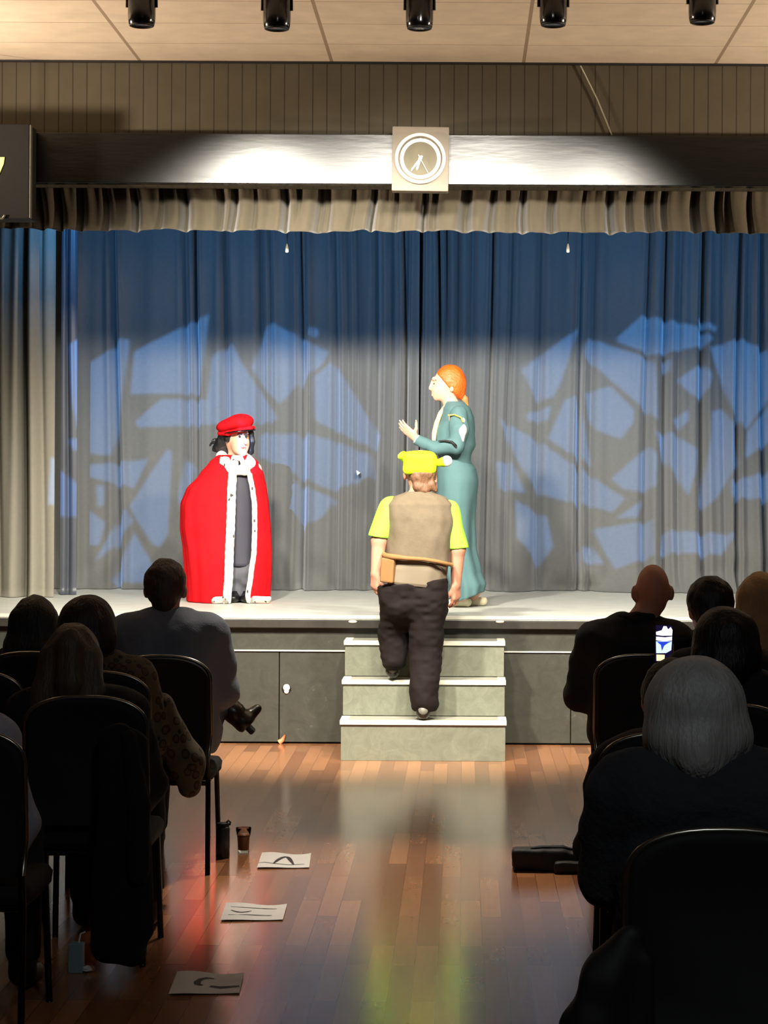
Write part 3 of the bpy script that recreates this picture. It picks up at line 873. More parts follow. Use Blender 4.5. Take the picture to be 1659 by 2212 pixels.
# long black bag in the aisle
p = onfloor(1190, 1880)
t = thing('long_bag', 'long low black bag lying across the aisle floor beside the right chairs', 'bag', p)
M_bag = mat('black nylon', (17, 16, 14), 0.65, bump=0.25, bscale=(14, 14, 14))
s_ = F / p.y
b1 = Sdf().box((-0.055, 0.02, 0.047), (0.105, 0.05, 0.036), 0.012, 0.02).box((0.06, 0.02, 0.045), (0.10, 0.05, 0.030), 0.013, 0.03).noise(0.006, (14, 14, 14), 4)
blob('bag_body', b1, 0.008, M_bag, t)
b2 = Sdf().box((0.11, -0.06, 0.027), (0.09, 0.03, 0.018), 0.008, 0.02).noise(0.004, (16, 16, 16), 6)
blob('bag_pocket', b2, 0.007, M_bag, t)
ob('carry_strap', tube(bmesh.new(), [(-0.09, 0.0, 0.094), (-0.03, -0.01, 0.104), (0.06, 0.0, 0.100), (0.12, 0.02, 0.088)], 0.006, 8), M_blackbox, t, True)

# ------------------------------------------------------------------ people
M_skin = mat('fair skin', (226, 172, 146), 0.55, vary=0.06)
M_skin2 = mat('ruddy skin', (206, 146, 120), 0.55, vary=0.06)
M_eye = mat('dark eye', (30, 24, 22), 0.3)
M_lip = mat('lips', (178, 82, 78), 0.5)
M_brow = mat('dark brow', (60, 40, 30), 0.8)
M_white = mat('white cloth', (232, 230, 222), 0.7)
M_shoe = mat('black leather', (16, 15, 15), 0.35)

class Px:
    """local frame of a standing figure: x to the right, z up, y away from the camera"""
    def __init__(self, px, py, D):
        self.o = W(px, py, D); self.px = px; self.py = py; self.D = D; self.s = F / D
    def __call__(self, px, py, dy=0.0):
        k = (self.D + dy) / self.D
        a = W(px, py, self.D + dy) - self.o
        return (a.x, dy, a.z)
    def r(self, px): return px / self.s

def loft_sheet(bm, rows, closed=True, cap=True):
    R = [[bm.verts.new(p) for p in row] for row in rows]
    n = len(R[0])
    for i in range(len(R) - 1):
        for k in range(n if closed else n - 1):
            bm.faces.new((R[i][k], R[i][(k + 1) % n], R[i + 1][(k + 1) % n], R[i + 1][k]))
    if cap and closed:
        bm.faces.new(R[0][::-1]); bm.faces.new(R[-1])
    bmesh.ops.recalc_face_normals(bm, faces=bm.faces[:])
    return bm

def interp(keys, v):
    ks = sorted(keys)
    if v <= ks[0][0]: return ks[0][1:]
    for a, b in zip(ks, ks[1:]):
        if v <= b[0]:
            t = (v - a[0]) / (b[0] - a[0]); t = t * t * (3 - 2 * t) * 0.5 + t * 0.5
            return tuple(x + (y - x) * t for x, y in zip(a[1:], b[1:]))
    return ks[-1][1:]

# ---- woman in the teal gown
q = Px(1000, 1303, 15.0)
P = thing('person', 'woman with orange hair in a long teal gown raising her hand on stage', 'person', (q.o.x, q.o.y, ST))
q.o.z = ST
sd = Sdf()
r = q.r
sd.ell(q(969, 826, 0), (r(31), 0.076, r(35)), 0.02)                       # skull
sd.ell(q(951, 842, 0), (r(19), 0.056, r(22)), 0.02)                       # face
sd.cone(q(957, 850), q(943, 859), r(13), r(7), 0.02)                      # jaw, chin
sd.cone(q(934, 824), q(929.5, 839), r(3), r(4.2), 0.012)                  # nose
sd.cone(q(936, 849, -.01), q(936, 849, .01), r(3.2), r(3.2), 0.008)       # lips
sd.cone(q(934, 853.5, -.008), q(934, 853.5, .008), r(2.8), r(2.8), 0.006)
sd.cone(q(937, 818, -.03), q(937, 818, .03), r(4), r(4), 0.015)           # brow
sd.ell(q(976, 838, -.076), (r(5), 0.012, r(9)), 0.006); sd.ell(q(976, 838, .076), (r(5), 0.012, r(9)), 0.006)
sd.cone(q(968, 855), q(980, 890), 0.052, 0.06, 0.03)                      # neck
sd.cone(q(986, 905, -.13), q(986, 905, .13), 0.06, 0.06, 0.05)            # shoulders
sd.chain([q(982, 925), q(980, 985), q(985, 1050)], [0.12, 0.10, 0.14], 0.05)
for dy in (-.075, .075):
    sd.chain([q(986, 1050, dy), q(990, 1170, dy), q(1000, 1285, dy)], [0.085, 0.058, 0.04], 0.03)
sd.cone(q(1002, 1284, -.075), q(980, 1300, -.075), 0.035, 0.03, 0.02); sd.cone(q(1036, 1270, .075), q(1020, 1290, .075), 0.035, 0.03, 0.02)
sd.chain([q(994, 905, -.17), q(988, 960, -.21), q(940, 966, -.20), q(899, 948, -.17)], [0.048, 0.040, 0.036, 0.024], 0.02)
sd.chain([q(990, 905, .17), q(984, 960, .21), q(958, 1000, .16)], [0.048, 0.040, 0.026], 0.02)
hand(sd, q(897, 945, -.17), (-1.0, -0.1, 0.85), (0.6, 0.75, 0.4), -1, (0.08, 0.18, 0.15), 0.95, 0.10, 0.7)
hand(sd, q(958, 1000, .16), (-0.2, 0, -1), (-1, -.3, 0), 1, (0.25, 0.3, 0.3), 0.95)
blob('body', sd, 0.0065, M_skin, P, 1)
for dy in (-.028, .028):
    ob('eye', lathe(bmesh.new(), [(0, -.006), (.0065, -.004), (.0085, 0), (.0065, .004), (0, .006)], 12, 'Z', q(938.5, 829, dy)), M_eye, P, True)
    ob('eyebrow', tube(bmesh.new(), [q(936.5, 822, dy * .6), q(938, 820, dy), q(942, 821.5, dy * 1.6)], .0035, 6), mat('ginger brow', (150, 84, 44), .8), P, True)
ob('lips', tube(bmesh.new(), [q(938, 851, -.024), q(933.2, 850.5, -.006), q(933.2, 850.5, .006), q(938, 851, .024)], [.002, .0055, .0055, .002], 8), M_lip, P, True)
M_ginger = mat('bright orange hair', (224, 92, 22), 0.5, vary=0.3, vscale=18, bump=0.35, bscale=(40, 160, 40))
sd = Sdf().ell(q(972, 824, 0), (r(34), 0.088, r(36)), 0.02).ell(q(985, 838, 0), (r(20), .07, r(27)), 0.03).cone(q(996, 852), q(999, 858), .03, .022, .02)
sd.cut(q(957, 823), (-1, 0, -0.85)).noise(0.005, (16, 60, 16), 9)
blob('hair', sd, 0.007, M_ginger, P)
sd = Sdf().chain([q(996, 852, 0), q(1004, 862, 0), q(1011, 877, 0.0)], [.026, .022, .008], .01).noise(.004, (70, 70, 15), 2)
blob('ponytail', sd, 0.006, mat('sandy hair', (170, 120, 70), .6, bump=.3, bscale=(90, 90, 20)), P)
# gown
M_gown = mat('teal jersey', (84, 116, 119), 0.75, spec=0.25, vary=0.08)
key = [(868, 983, 20, .10), (884, 986, 32, .17), (905, 988, 37, .18), (930, 981, 45, .155), (962, 982, 45, .145), (985, 982, 36, .135), (996, 982, 35, .135), (1015, 986, 43, .165), (1040, 988, 45, .185), (1075, 987, 42, .19), (1120, 985, 40, .185), (1180, 987, 40, .185),
       (1235, 998, 42, .19), (1268, 1008, 42, .20), (1290, 1008, 38, .20)]
N3 = Noise3(31); rows = []
for i in range(95):
    py = 868 + (1290 - 868) * i / 94
    c, hw_, dp = interp(key, py); row = []
    amt = min(1, max(0, (py - 1000) / 160))
    for k in range(88):
        a = 2 * PI * k / 88
        f = 1 + amt * 0.055 * float(N3(np.array(math.cos(a) * 2.6 + 20), np.array(math.sin(a) * 2.6 + 20), np.array(py * .006))) * 2 + amt * .025 * math.sin(9 * a + py * .008)
        f += (1 - amt) * 0.02 * float(N3(np.array(math.cos(a) * 3 + 20), np.array(math.sin(a) * 3 + 20), np.array(py * .05)))
        b = q(c, py + (14 * math.cos(a) * -1 * max(0, (py - 1240) / 50)))
        row.append((b[0] + math.cos(a) * r(hw_) * f, math.sin(a) * dp * f, b[2]))
    rows.append(row)
ob('gown', loft_sheet(bmesh.new(), rows), M_gown, P, True)
sd = Sdf().chain([q(990, 896, -.155), q(992, 925, -.20), q(986, 962, -.215), q(940, 968, -.205), q(900, 950, -.172)], [.062, .066, .056, .046, .036], .02)
sd.cut(q(900, 950), (-1, 0, 0.6)).noise(.006, (20, 20, 20), 3)
blob('sleeve', sd, .007, M_gown, P)
sd = Sdf().chain([q(990, 896, .155), q(990, 925, .20), q(984, 962, .215), q(962, 992, .17)], [.062, .06, .052, .04], .02)
blob('sleeve', sd, .009, M_gown, P)
M_gold = mat('gold braid', (224, 178, 92), .4, metal=.3)
ob('shoulder_trim', tube(bmesh.new(), [q(968, 897, -.215), q(982, 896, -.235), q(996, 902, -.262), q(1000, 912, -.268)], .0055, 8), M_gold, P, True)
sd = Sdf().chain([q(999, 908, -.225), q(998, 930, -.245), q(997, 952, -.24)], [.02, .03, .018], .02)
blob('sleeve_slash', sd, .007, M_white, P)['label'] = 'white slash in the sleeve'
ob('front_trim', tube(bmesh.new(), [q(962, 876, -.05), q(951, 893, -.07), q(943, 915, -.075), q(938, 936, -.08), q(937, 952, -.085)], [.012, .016, .018, .018, .014], 10), mat('gold and white trim', (236, 196, 150), .6), P, True)
ob('arm_band', tube(bmesh.new(), [q(947, 953, -.262), q(962, 952, -.274), q(976, 955, -.278), q(984, 963, -.277), q(986, 968, -.270)], [.004, .006, .009, .012, .006], 8), M_black, P, True)['label'] = 'black band at the elbow'
ob('cuff', tube(bmesh.new(), [q(903, 951, -.172), q(898, 947, -.172)], [.037, .033], 16), M_white, P, True)
M_wshoe = mat('cream shoe', (232, 220, 186), .5)
for a, b_, dy in ((q(1008, 1296, -.06), q(978, 1304, -.06), -.06), (q(1042, 1283, .10), q(1018, 1293, .10), .10)):
    z = -0.006 if dy < 0 else 0.0
    sd = Sdf().cone((a[0], a[1], 0.036), (b_[0], b_[1], 0.030), .036, .028, .02).ell((b_[0] - .02, b_[1], 0.026), (.06, .038, .024), .02).cut((0, 0, 0.002), (0, 0, -1)).cut((0, 0, .062), (0, 0, 1))
    blob('shoe', sd, .006, M_wshoe, P)

# ---- man in the red cape, on his knees
q = Px(495, 1302, 15.45); q.o.z = ST; r = q.r
P = thing('person', 'performer kneeling on stage in a red fur trimmed cape and red cap', 'person', (q.o.x, q.o.y, ST))
sd = Sdf()
sd.ell(q(511, 938, 0.02), (r(29), .098, r(38)), .02)
sd.ell(q(519, 958, -.045), (r(20), .06, r(27)), .02)
sd.cone(q(523, 975, -.055), q(525, 979, -.06), r(10), r(7), .02)
sd.cone(q(528, 945, -.098), q(531, 957, -.112), .009, .013, .01)
sd.cone(q(521, 966, -.095), q(529, 965, -.097), .008, .008, .006); sd.cone(q(521, 969.5, -.093), q(529, 968.5, -.095), .007, .007, .005)
sd.cone(q(513, 937, -.085), q(534, 936, -.085), .012, .012, .012)
sd.ell(q(495, 951, .02), (.012, .02, .03), .006)
sd.cone(q(510, 970, .02), q(508, 1002, .03), .054, .06, .03)
sd.cone(q(470, 1015, .03), q(545, 1015, .03), .06, .06, .05)
sd.chain([q(508, 1040, .02), q(512, 1120, .02), q(515, 1195, .02)], [.13, .13, .14], .05)
for x, dx in ((500, -1), (534, 1)):                                       # thighs down to the knees on the boards, shins back
    sd.chain([q(x, 1195, .03), q(x + dx * 3, 1290, -.05)], [.085, .058], .03)
    k = q(x + dx * 3, 1290, -.05)
    sd.cone((k[0], k[1], .058), (k[0], .40, .05), .055, .04, .02); sd.cone((k[0], .40, .05), (k[0], .52, .035), .038, .028, .02)
for x0_, x1_, xh, sg in ((462, 415, 418, -1), (551, 560, 552, 1)):        # arms under the cape
    sd.chain([q(x0_, 1015, .03), q(x1_, 1090, .02), q(xh, 1165, -.03)], [.05, .042, .03], .02)
    hand(sd, q(xh, 1165, -.03), (0.05 * sg, -.25, -1), (-sg, -.3, 0), sg, (.25, .35, .3), .95)
blob('body', sd, .007, M_skin, P, 1)
for px in (518, 532):
    ob('eye', lathe(bmesh.new(), [(0, -.005), (.009, -.003), (.009, .003), (0, .005)], 12, 'Y', q(px, 943, -.104 if px > 520 else -.100)), M_eye, P, True)
    ob('eyebrow', tube(bmesh.new(), [q(px - 5, 938.5, -.100), q(px, 937, -.106), q(px + 5, 938, -.100)], .004, 6), M_brow, P, True)
ob('lips', tube(bmesh.new(), [q(518, 967, -.096), q(525, 967.5, -.106), q(531, 966, -.103)], [.002, .0055, .002], 8), M_lip, P, True)
M_bhair = mat('black wig hair', (26, 26, 30), .4, vary=.3, vscale=20, bump=.4, bscale=(120, 120, 16))
sd = Sdf().ell(q(505, 935, .045), (r(34), .10, r(33)), .02).chain([q(487, 938, .0), q(478, 955, .02), q(468, 968, .04), q(460, 973, .06)], [.04, .036, .028, .010], .02).chain([q(541, 935, 0), q(545, 955, .0), q(541, 975, .01), q(535, 983, .02)], [.024, .022, .022, .010], .015)
sd.chain([q(485, 935, -.03), q(492, 948, -.05), q(497, 940, -.07)], [.025, .018, .012], .02)
sd.chain([q(478, 948, .03), q(462, 953, .04), q(454, 962, .05)], [.02, .014, .006], .01).chain([q(490, 960, .05), q(488, 975, .06)], [.05, .03], .02)
sd.cut(q(521, 955, -.055), (.25, -1, 0)).noise(.006, (60, 60, 14), 5)
blob('hair', sd, .0065, M_bhair, P)
M_red = mat('red velvet', (0.62, 0.009, 0.014), .9, spec=.05, vary=.25, vscale=9, srgb=False)
M_fur = spots_mat('white fur with black flecks', (238, 232, 222), (70, 62, 60), 24, .17, .95, (1, 1, .6))
sd = Sdf().ell(q(507, 916, .0), (r(41), .15, r(17)), .02, (0, math.radians(-14), 0)).ell(q(520, 912, -.02), (r(26), .125, r(17)), .03).noise(.004, (12, 12, 12), 8)
blob('cap', sd, .007, M_red, P)
sd = Sdf().chain([q(474, 936, -.02), q(492, 936, -.095), q(518, 929, -.118), q(541, 925, -.085), q(548, 924, -.03)], [.018, .017, .016, .016, .014], .015)
blob('cap_band', sd, .006, M_red, P)
rows = []
for i in range(13):
    t_ = i / 12; a = math.radians(-150 + 125 * t_)
    ctr = q(519, 929, .0)
    rows.append([Vector((ctr[0] + math.cos(a) * (.085 + e * .045), math.sin(a) * (.10 + e * .06), ctr[2] - .008 - .012 * e + .028 * (t_ - .3) + zz)) for e, zz in ((0, .004), (1, .004), (1, -.003), (0, -.003))])
ob('cap_visor', loft_sheet(bmesh.new(), rows), M_gloss, P, True)
# tunic and breeches
M_tunic = mat('dark slate tunic', (58, 57, 68), .8)
key = [(1000, 508, 30, .10), (1020, 508, 40, .13), (1060, 512, 42, .16), (1130, 514, 40, .16), (1195, 518, 38, .16), (1222, 520, 38, .165)]
rows = []
for i in range(30):
    py = 1000 + 222 * i / 29; c, hw_, dp = interp(key, py)
    rows.append([(q(c, py)[0] + math.cos(2 * PI * k / 40) * r(hw_), .02 + math.sin(2 * PI * k / 40) * dp, q(c, py)[2]) for k in range(40)])
ob('tunic', loft_sheet(bmesh.new(), rows), M_tunic, P, True)
sd = Sdf()
for x, dx in ((503, -1), (533, 1)):
    k = q(x, 1288, -.05)
    sd.chain([q(x, 1200, .02), q(x, 1240, -.04), k], [.11, .10, .066], .03)
    sd.cone((k[0], k[1], .07), (k[0], .36, .06), .064, .05, .03)
sd.noise(.012, (14, 14, 22), 6).cut((0, 0, .003), (0, 0, -1))
blob('breeches', sd, .008, mat('grey breeches', (84, 84, 92), .85), P)
for x in (503, 534):
    k = q(x, 1292, -.13)
    sd = Sdf().ell((k[0], -.13, .034), (.055, .062, .034), .01).cone((k[0], -.1, .04), (k[0], -.09, .09), .04, .042, .02).cut((0, 0, .002), (0, 0, -1)).cut((0, 0, .085), (0, 0, 1))
    blob('boot', sd, .006, M_shoe, P)
# the cape: an open sheet with its two edges at the front
def cape_key(py):
    return interp([(984, 470, 540, 505, 522, .10), (1000, 452, 556, 502, 530, .15), (1025, 432, 567, 500, 545, .19), (1060, 402, 574, 499, 552, .23), (1090, 391, 578, 499, 556, .25), (1140, 390, 582, 498, 557, .27), (1190, 397, 584, 496, 556, .28), (1240, 402, 584, 495, 550, .29), (1285, 405, 581, 492, 544, .30), (1301, 405, 580, 490, 548, .30)], py)
rows = []; NP = 90
for i in range(70):
    py = 984 + 317 * i / 69
    l, rr_, el, er, dp = cape_key(py); c = (l + rr_) / 2; h_ = (rr_ - l) / 2
    a0 = math.acos(max(-1, min(1, (el - c) / h_))); a1 = -math.acos(max(-1, min(1, (er - c) / h_))) + 2 * PI   # sweep from the left edge round the back
    row = []
    amt = .35 + 1.1 * (py - 984) / 317
    for k in range(NP):
        a = -a0 + (-(2 * PI - (a0 - math.acos(max(-1, min(1, (er - c) / h_)))))) * k / (NP - 1)
        f = 1 + amt * (.05 * math.sin(10 * a + 1.2 + .006 * py) + .03 * math.sin(19 * a - .007 * py) + .05 * float(N3(np.array(math.cos(a) * 2 + 9), np.array(math.sin(a) * 2 + 9), np.array(py * .012))))
        f = 1 + (f - 1) * min(1, 4 * k / NP, 4 * (NP - 1 - k) / NP)
        b = q(c, py)
        row.append((b[0] + math.cos(a) * r(h_) * (1 + (f - 1) * .4), .03 + math.sin(a) * dp * f, max(b[2], 0.004)))
    rows.append(row)
cape_rows = rows
bm = bmesh.new(); loft_sheet(bm, rows, closed=False)
o = ob('cape', bm, M_red, P, True)
sm = o.modifiers.new('thickness', 'SOLIDIFY'); sm.thickness = 0.012; sm.offset = 0
for side in (0, -1):
    E = [Vector(rw[side]) for rw in rows]
    w0 = r(9) if side == 0 else r(5.5)
    off = r(8) if side == 0 else -r(2)
    bm = bmesh.new()
    ring = []
    for i, e in enumerate(E):
        ring.append([(e.x + off + w0 * 1.05 * math.cos(2 * PI * k / 14) * (1 + .04 * math.sin(i * 1.7)), e.y - .012 + .022 * math.sin(2 * PI * k / 14) * (1 + .1 * math.sin(i * 2.3 + k)), e.z) for k in range(14)])
    # the hem turns outward along the floor
    e = E[-1]; sx = -1 if side == 0 else 1
    for j in range(1, 7):
        ring.append([(e.x + off + sx * j * (.012 if side == 0 else .024) + w0 * math.cos(2 * PI * k / 14) * .9, e.y - .012 - .010 * j + .026 * math.sin(2 * PI * k / 14), .03 + .026 * math.cos(2 * PI * k / 14 + 1.2)) for k in range(14)])
    ob('fur_trim', loft_sheet(bm, ring), M_fur, P, True)
sd = Sdf().chain([q(478, 985, .03), q(487, 1000, -.08), q(503, 1014, -.13), q(512, 1018, -.14)], [.035, .042, .042, .028], .02).chain([q(532, 985, .03), q(540, 1000, -.07), q(527, 1014, -.125), q(514, 1018, -.14)], [.03, .038, .04, .026], .02)
sd.chain([q(478, 985, .03), q(490, 980, .12), q(520, 980, .12), q(532, 985, .03)], [.035, .04, .04, .03], .02).noise(.006, (40, 40, 40), 2)
blob('fur_collar', sd, .0075, M_fur, P)

# ---- man in the lime hat and vest climbing the steps
q = Px(905, 1557, 13.32); q.o.z = 0.252; r = q.r
P = thing('person', 'man in a lime green eared hat and brown vest climbing the stage steps', 'person', (q.o.x, q.o.y, 0.252))
sd = Sdf()
sd.ell(q(908, 1012, .05), (r(32), .098, r(40)), .02)
sd.ell(q(904, 1032, .10), (r(24), .07, r(30)), .02)
sd.cone(q(900, 1028, .165), q(899, 1037, .185), .010, .015, .012)
sd.cone(q(893, 1046, .160), q(908, 1046, .160), .010, .010, .008)
sd.ell(q(875, 1026, .07), (.012, .022, .034), .006); sd.ell(q(940, 1027, .07), (.012, .022, .034), .006)
sd.cone(q(907, 1045, .05), q(906, 1085, .04), .060, .068, .03)
sd.cone(q(855, 1098, .03), q(962, 1104, .03), .07, .07, .06)
for dx in (-22, 22):
    sd.chain([q(906 + dx, 1110, .02), q(904 + dx, 1190, .0), q(897 + dx, 1262, -.01)], [.11, .10, .11], .06)
sd.chain([q(872, 1275, -.01), q(853, 1365, .12), q(850, 1428, .13)], [.09, .064, .042], .03)      # left leg, lifted on to the middle step
sd.cone(q(850, 1432, .14), q(850, 1442, .24), .034, .030, .02)
sd.chain([q(925, 1275, -.01), q(922, 1400, .0), q(916, 1530, -.09)], [.09, .066, .042], .03)
sd.cone(q(916, 1532, -.10), q(914, 1537, .03), .036, .022, .02)
sd.chain([q(843, 1098, .02), q(820, 1165, -.02), q(812, 1238, -.02)], [.06, .05, .032], .02)
hand(sd, q(811, 1238, -.02), (-.02, .12, -1), (.75, .6, .05), 1, (.30, .45, .40), 1.0, .04, .4)
sd.chain([q(970, 1105, .02), q(989, 1185, .0), q(985, 1262, .04)], [.06, .048, .032], .02)
hand(sd, q(985, 1262, .04), (.0, .12, -1), (-.75, .6, .05), -1, (.30, .45, .40), 1.0, .04, .4)
blob('body', sd, .0065, M_skin2, P, 1)
for px in (889, 912):
    ob('eye', lathe(bmesh.new(), [(0, -.004), (.009, -.002), (.009, .002), (0, .004)], 10, 'Y', q(px, 1025, .165)), M_eye, P, True)
M_mhair = mat('mid brown hair', (112, 78, 54), .6, vary=.3, vscale=20, bump=.4, bscale=(90, 90, 30))
sd = Sdf().ell(q(912, 1022, .005), (r(30), .07, r(32)), .02).cone(q(932, 1048, -.02), q(941, 1061, -.02), .03, .012, .02).cone(q(905, 1050, -.02), q(918, 1058, -.03), .04, .03, .02).noise(.006, (50, 50, 30), 3)
sd.cut(q(905, 1020, .06), (0, 1, 0)).cut(q(905, 1019, 0), (0.05, 0, 1))
blob('hair', sd, .0065, M_mhair, P)
M_lime = mat('neon lime felt', (196, 236, 10), .8, vary=.06)
sd = Sdf().box(q(907, 1001, .05), (r(24), .075, r(13)), r(12), .02).ell(q(907, 992, .05), (r(36), .108, r(18)), .02).cut(q(907, 1024, 0), (0.05, 0, -1)).noise(.003, (20, 20, 20), 4)
blob('hat', sd, .0065, M_lime, P)
def ear_horn(a, m, tip):
    sd = Sdf().chain([q(*a), q(*m), q(*tip)], [.016, .022, .032], .012)
    d = np.array(q(*tip)) - np.array(q(*m)); d /= np.linalg.norm(d)
    t = np.array(q(*tip)) + d * .018
    sd.cut(t, d).ell(t, (.024, .024, .022), .008, None, True)
    return sd
blob('hat_ear', ear_horn((882, 992, .03), (874, 990, .0), (869, 984, -.01)), .005, M_lime, P)
blob('hat_ear', ear_horn((936, 996, .03), (948, 1000, .0), (957, 998, -.01)), .005, M_lime, P)
e = q(965, 996, -.015)
sd = Sdf().ell(e, (.034, .028, .034), .01).noise(.003, (30, 30, 30), 4)
blob('ear_lining', sd, .005, M_white, P)['label'] = 'pale inside of the right hat ear'
M_tee = mat('neon green jersey', (150, 232, 62), .8, vary=.05)
def sleeve(a, b_, ra, rb, cutp, cutn, seed):
    sd = Sdf().cone(a, b_, ra, rb, .02).noise(.006, (18, 18, 10), seed).cut(cutp, cutn)
    return blob('tee_sleeve', sd, .0065, M_tee, P)
sleeve(q(846, 1098, .02), q(815, 1172, -.02), .078, .073, q(815, 1160, -.02), (-.15, 0, -1), 3)
sleeve(q(968, 1105, .02), q(993, 1200, .0), .074, .068, q(993, 1185, 0), (.10, 0, -1), 5)
M_vest = mat('brown tweed vest', (100, 88, 70), .85, vary=.2, vscale=30, bump=.2, bscale=(200, 200, 200))
M_tan = mat('tan cloth', (138, 100, 58), .8)
M_shirt = mat('stone cotton', (120, 108, 90), .85, vary=.08)
key = [(1062, 905, 28, .075), (1074, 906, 58, .11), (1090, 907, 72, .135), (1120, 908, 73, .155), (1160, 907, 71, .165), (1200, 904, 71, .17), (1216, 902, 73, .172)]
def shell(name, key, m, seed, amp, y0=0.02, n=72, steps=60, slant=0.0, sup=2.6):
    nz = Noise3(seed); rows = []
    p0, p1 = key[0][0], key[-1][0]
    for i in range(steps + 1):
        py = p0 + (p1 - p0) * i / steps; c, h_, dp = interp(key, py); row = []
        for k in range(n):
            a = 2 * PI * k / n; ca, sa = math.cos(a), math.sin(a)
            sx_ = math.copysign(abs(ca) ** (2 / sup), ca); sy_ = math.copysign(abs(sa) ** (2 / sup), sa)
            f = 1 + amp * float(nz(np.array(ca * 3 + 20), np.array(sa * 3 + 20), np.array(py * .03)))
            b = q(c, py + slant * ca * i / steps)
            row.append((b[0] + sx_ * r(h_) * (1 + (f - 1) * .4), y0 + sy_ * dp * f, b[2]))
        rows.append(row)
    return ob(name, loft_sheet(bmesh.new(), rows), m, P, True)
shell('vest', key, M_vest, 4, .07)
shell('shirt_tail', [(1205, 902, 70, .165), (1230, 896, 72, .172), (1258, 893, 71, .172), (1264, 893, 70, .165)], M_shirt, 6, .09, slant=9)
sd = Sdf().box(q(838, 1232, -.135), (r(13), .012, r(24)), .008, .01, (0, math.radians(4), math.radians(-24))); blob('vest_flap', sd, .006, M_tan, P)['label'] = 'tan front flap of the vest'
ob('belt', tube(bmesh.new(), [q(828, 1196, -.03), q(834, 1201, -.135), q(850, 1203, -.165), q(880, 1206, -.185), q(915, 1208, -.187), q(945, 1213, -.172), q(968, 1219, -.13), q(976, 1220, -.04)], [.014, .018, .018, .014, .012, .012, .013, .012], 10), M_tan, P, True)
M_trs = mat('dark brown trousers', (26, 19, 18), .85, spec=.2, vary=.12)
sd = Sdf()
for dx in (-26, 26): sd.cone(q(893 + dx, 1262, -.01), q(893 + dx, 1296, -.01), .145, .14, .06)
sd.chain([q(868, 1290, -.01), q(851, 1360, .10), q(849, 1424, .09)], [.135, .097, .080], .03)
sd.chain([q(922, 1290, -.01), q(921, 1400, .0), q(917, 1516, -.085)], [.135, .102, .088], .03)
sd.cut(q(893, 1256, 0), (-.12, 0, 1)).cut(q(893, 1533, 0), (0, 0, -1)).noise(.011, (8, 8, 12), 11).noise(.006, (22, 22, 40), 12)
# left cuff ends above the shoe
blob('trousers', sd, .0075, M_trs, P)
M_sole = mat('pale grey shoe heel', (110, 108, 96), .5)
def shoe(name, base, h=.0, tilt=0.0):
    x, y, z = base
    sd = Sdf().cone((x, y - .02, z + .045), (x, y + .17, z + .036), .042, .036, .02).cone((x, y - .02, z + .05), (x, y, z + .095), .040, .042, .02).cut((x, y, z), (0, 0, -1))
    o = blob(name, sd, .006, M_shoe, P)
    s2 = Sdf().cone((x, y - .035, z + .055), (x, y - .02, z + .082), .035, .036, .01).cut((x, y - .03, z), (0, 1, .1))
    s3 = blob('heel_band', s2, .005, M_sole, o)
    return o
kb = q(850, 1452, .26); shoe('shoe', (kb[0], .125, .478 - .252 + .012))
kb = q(915, 1557, .0); shoe('shoe', (kb[0], -.105, .003))


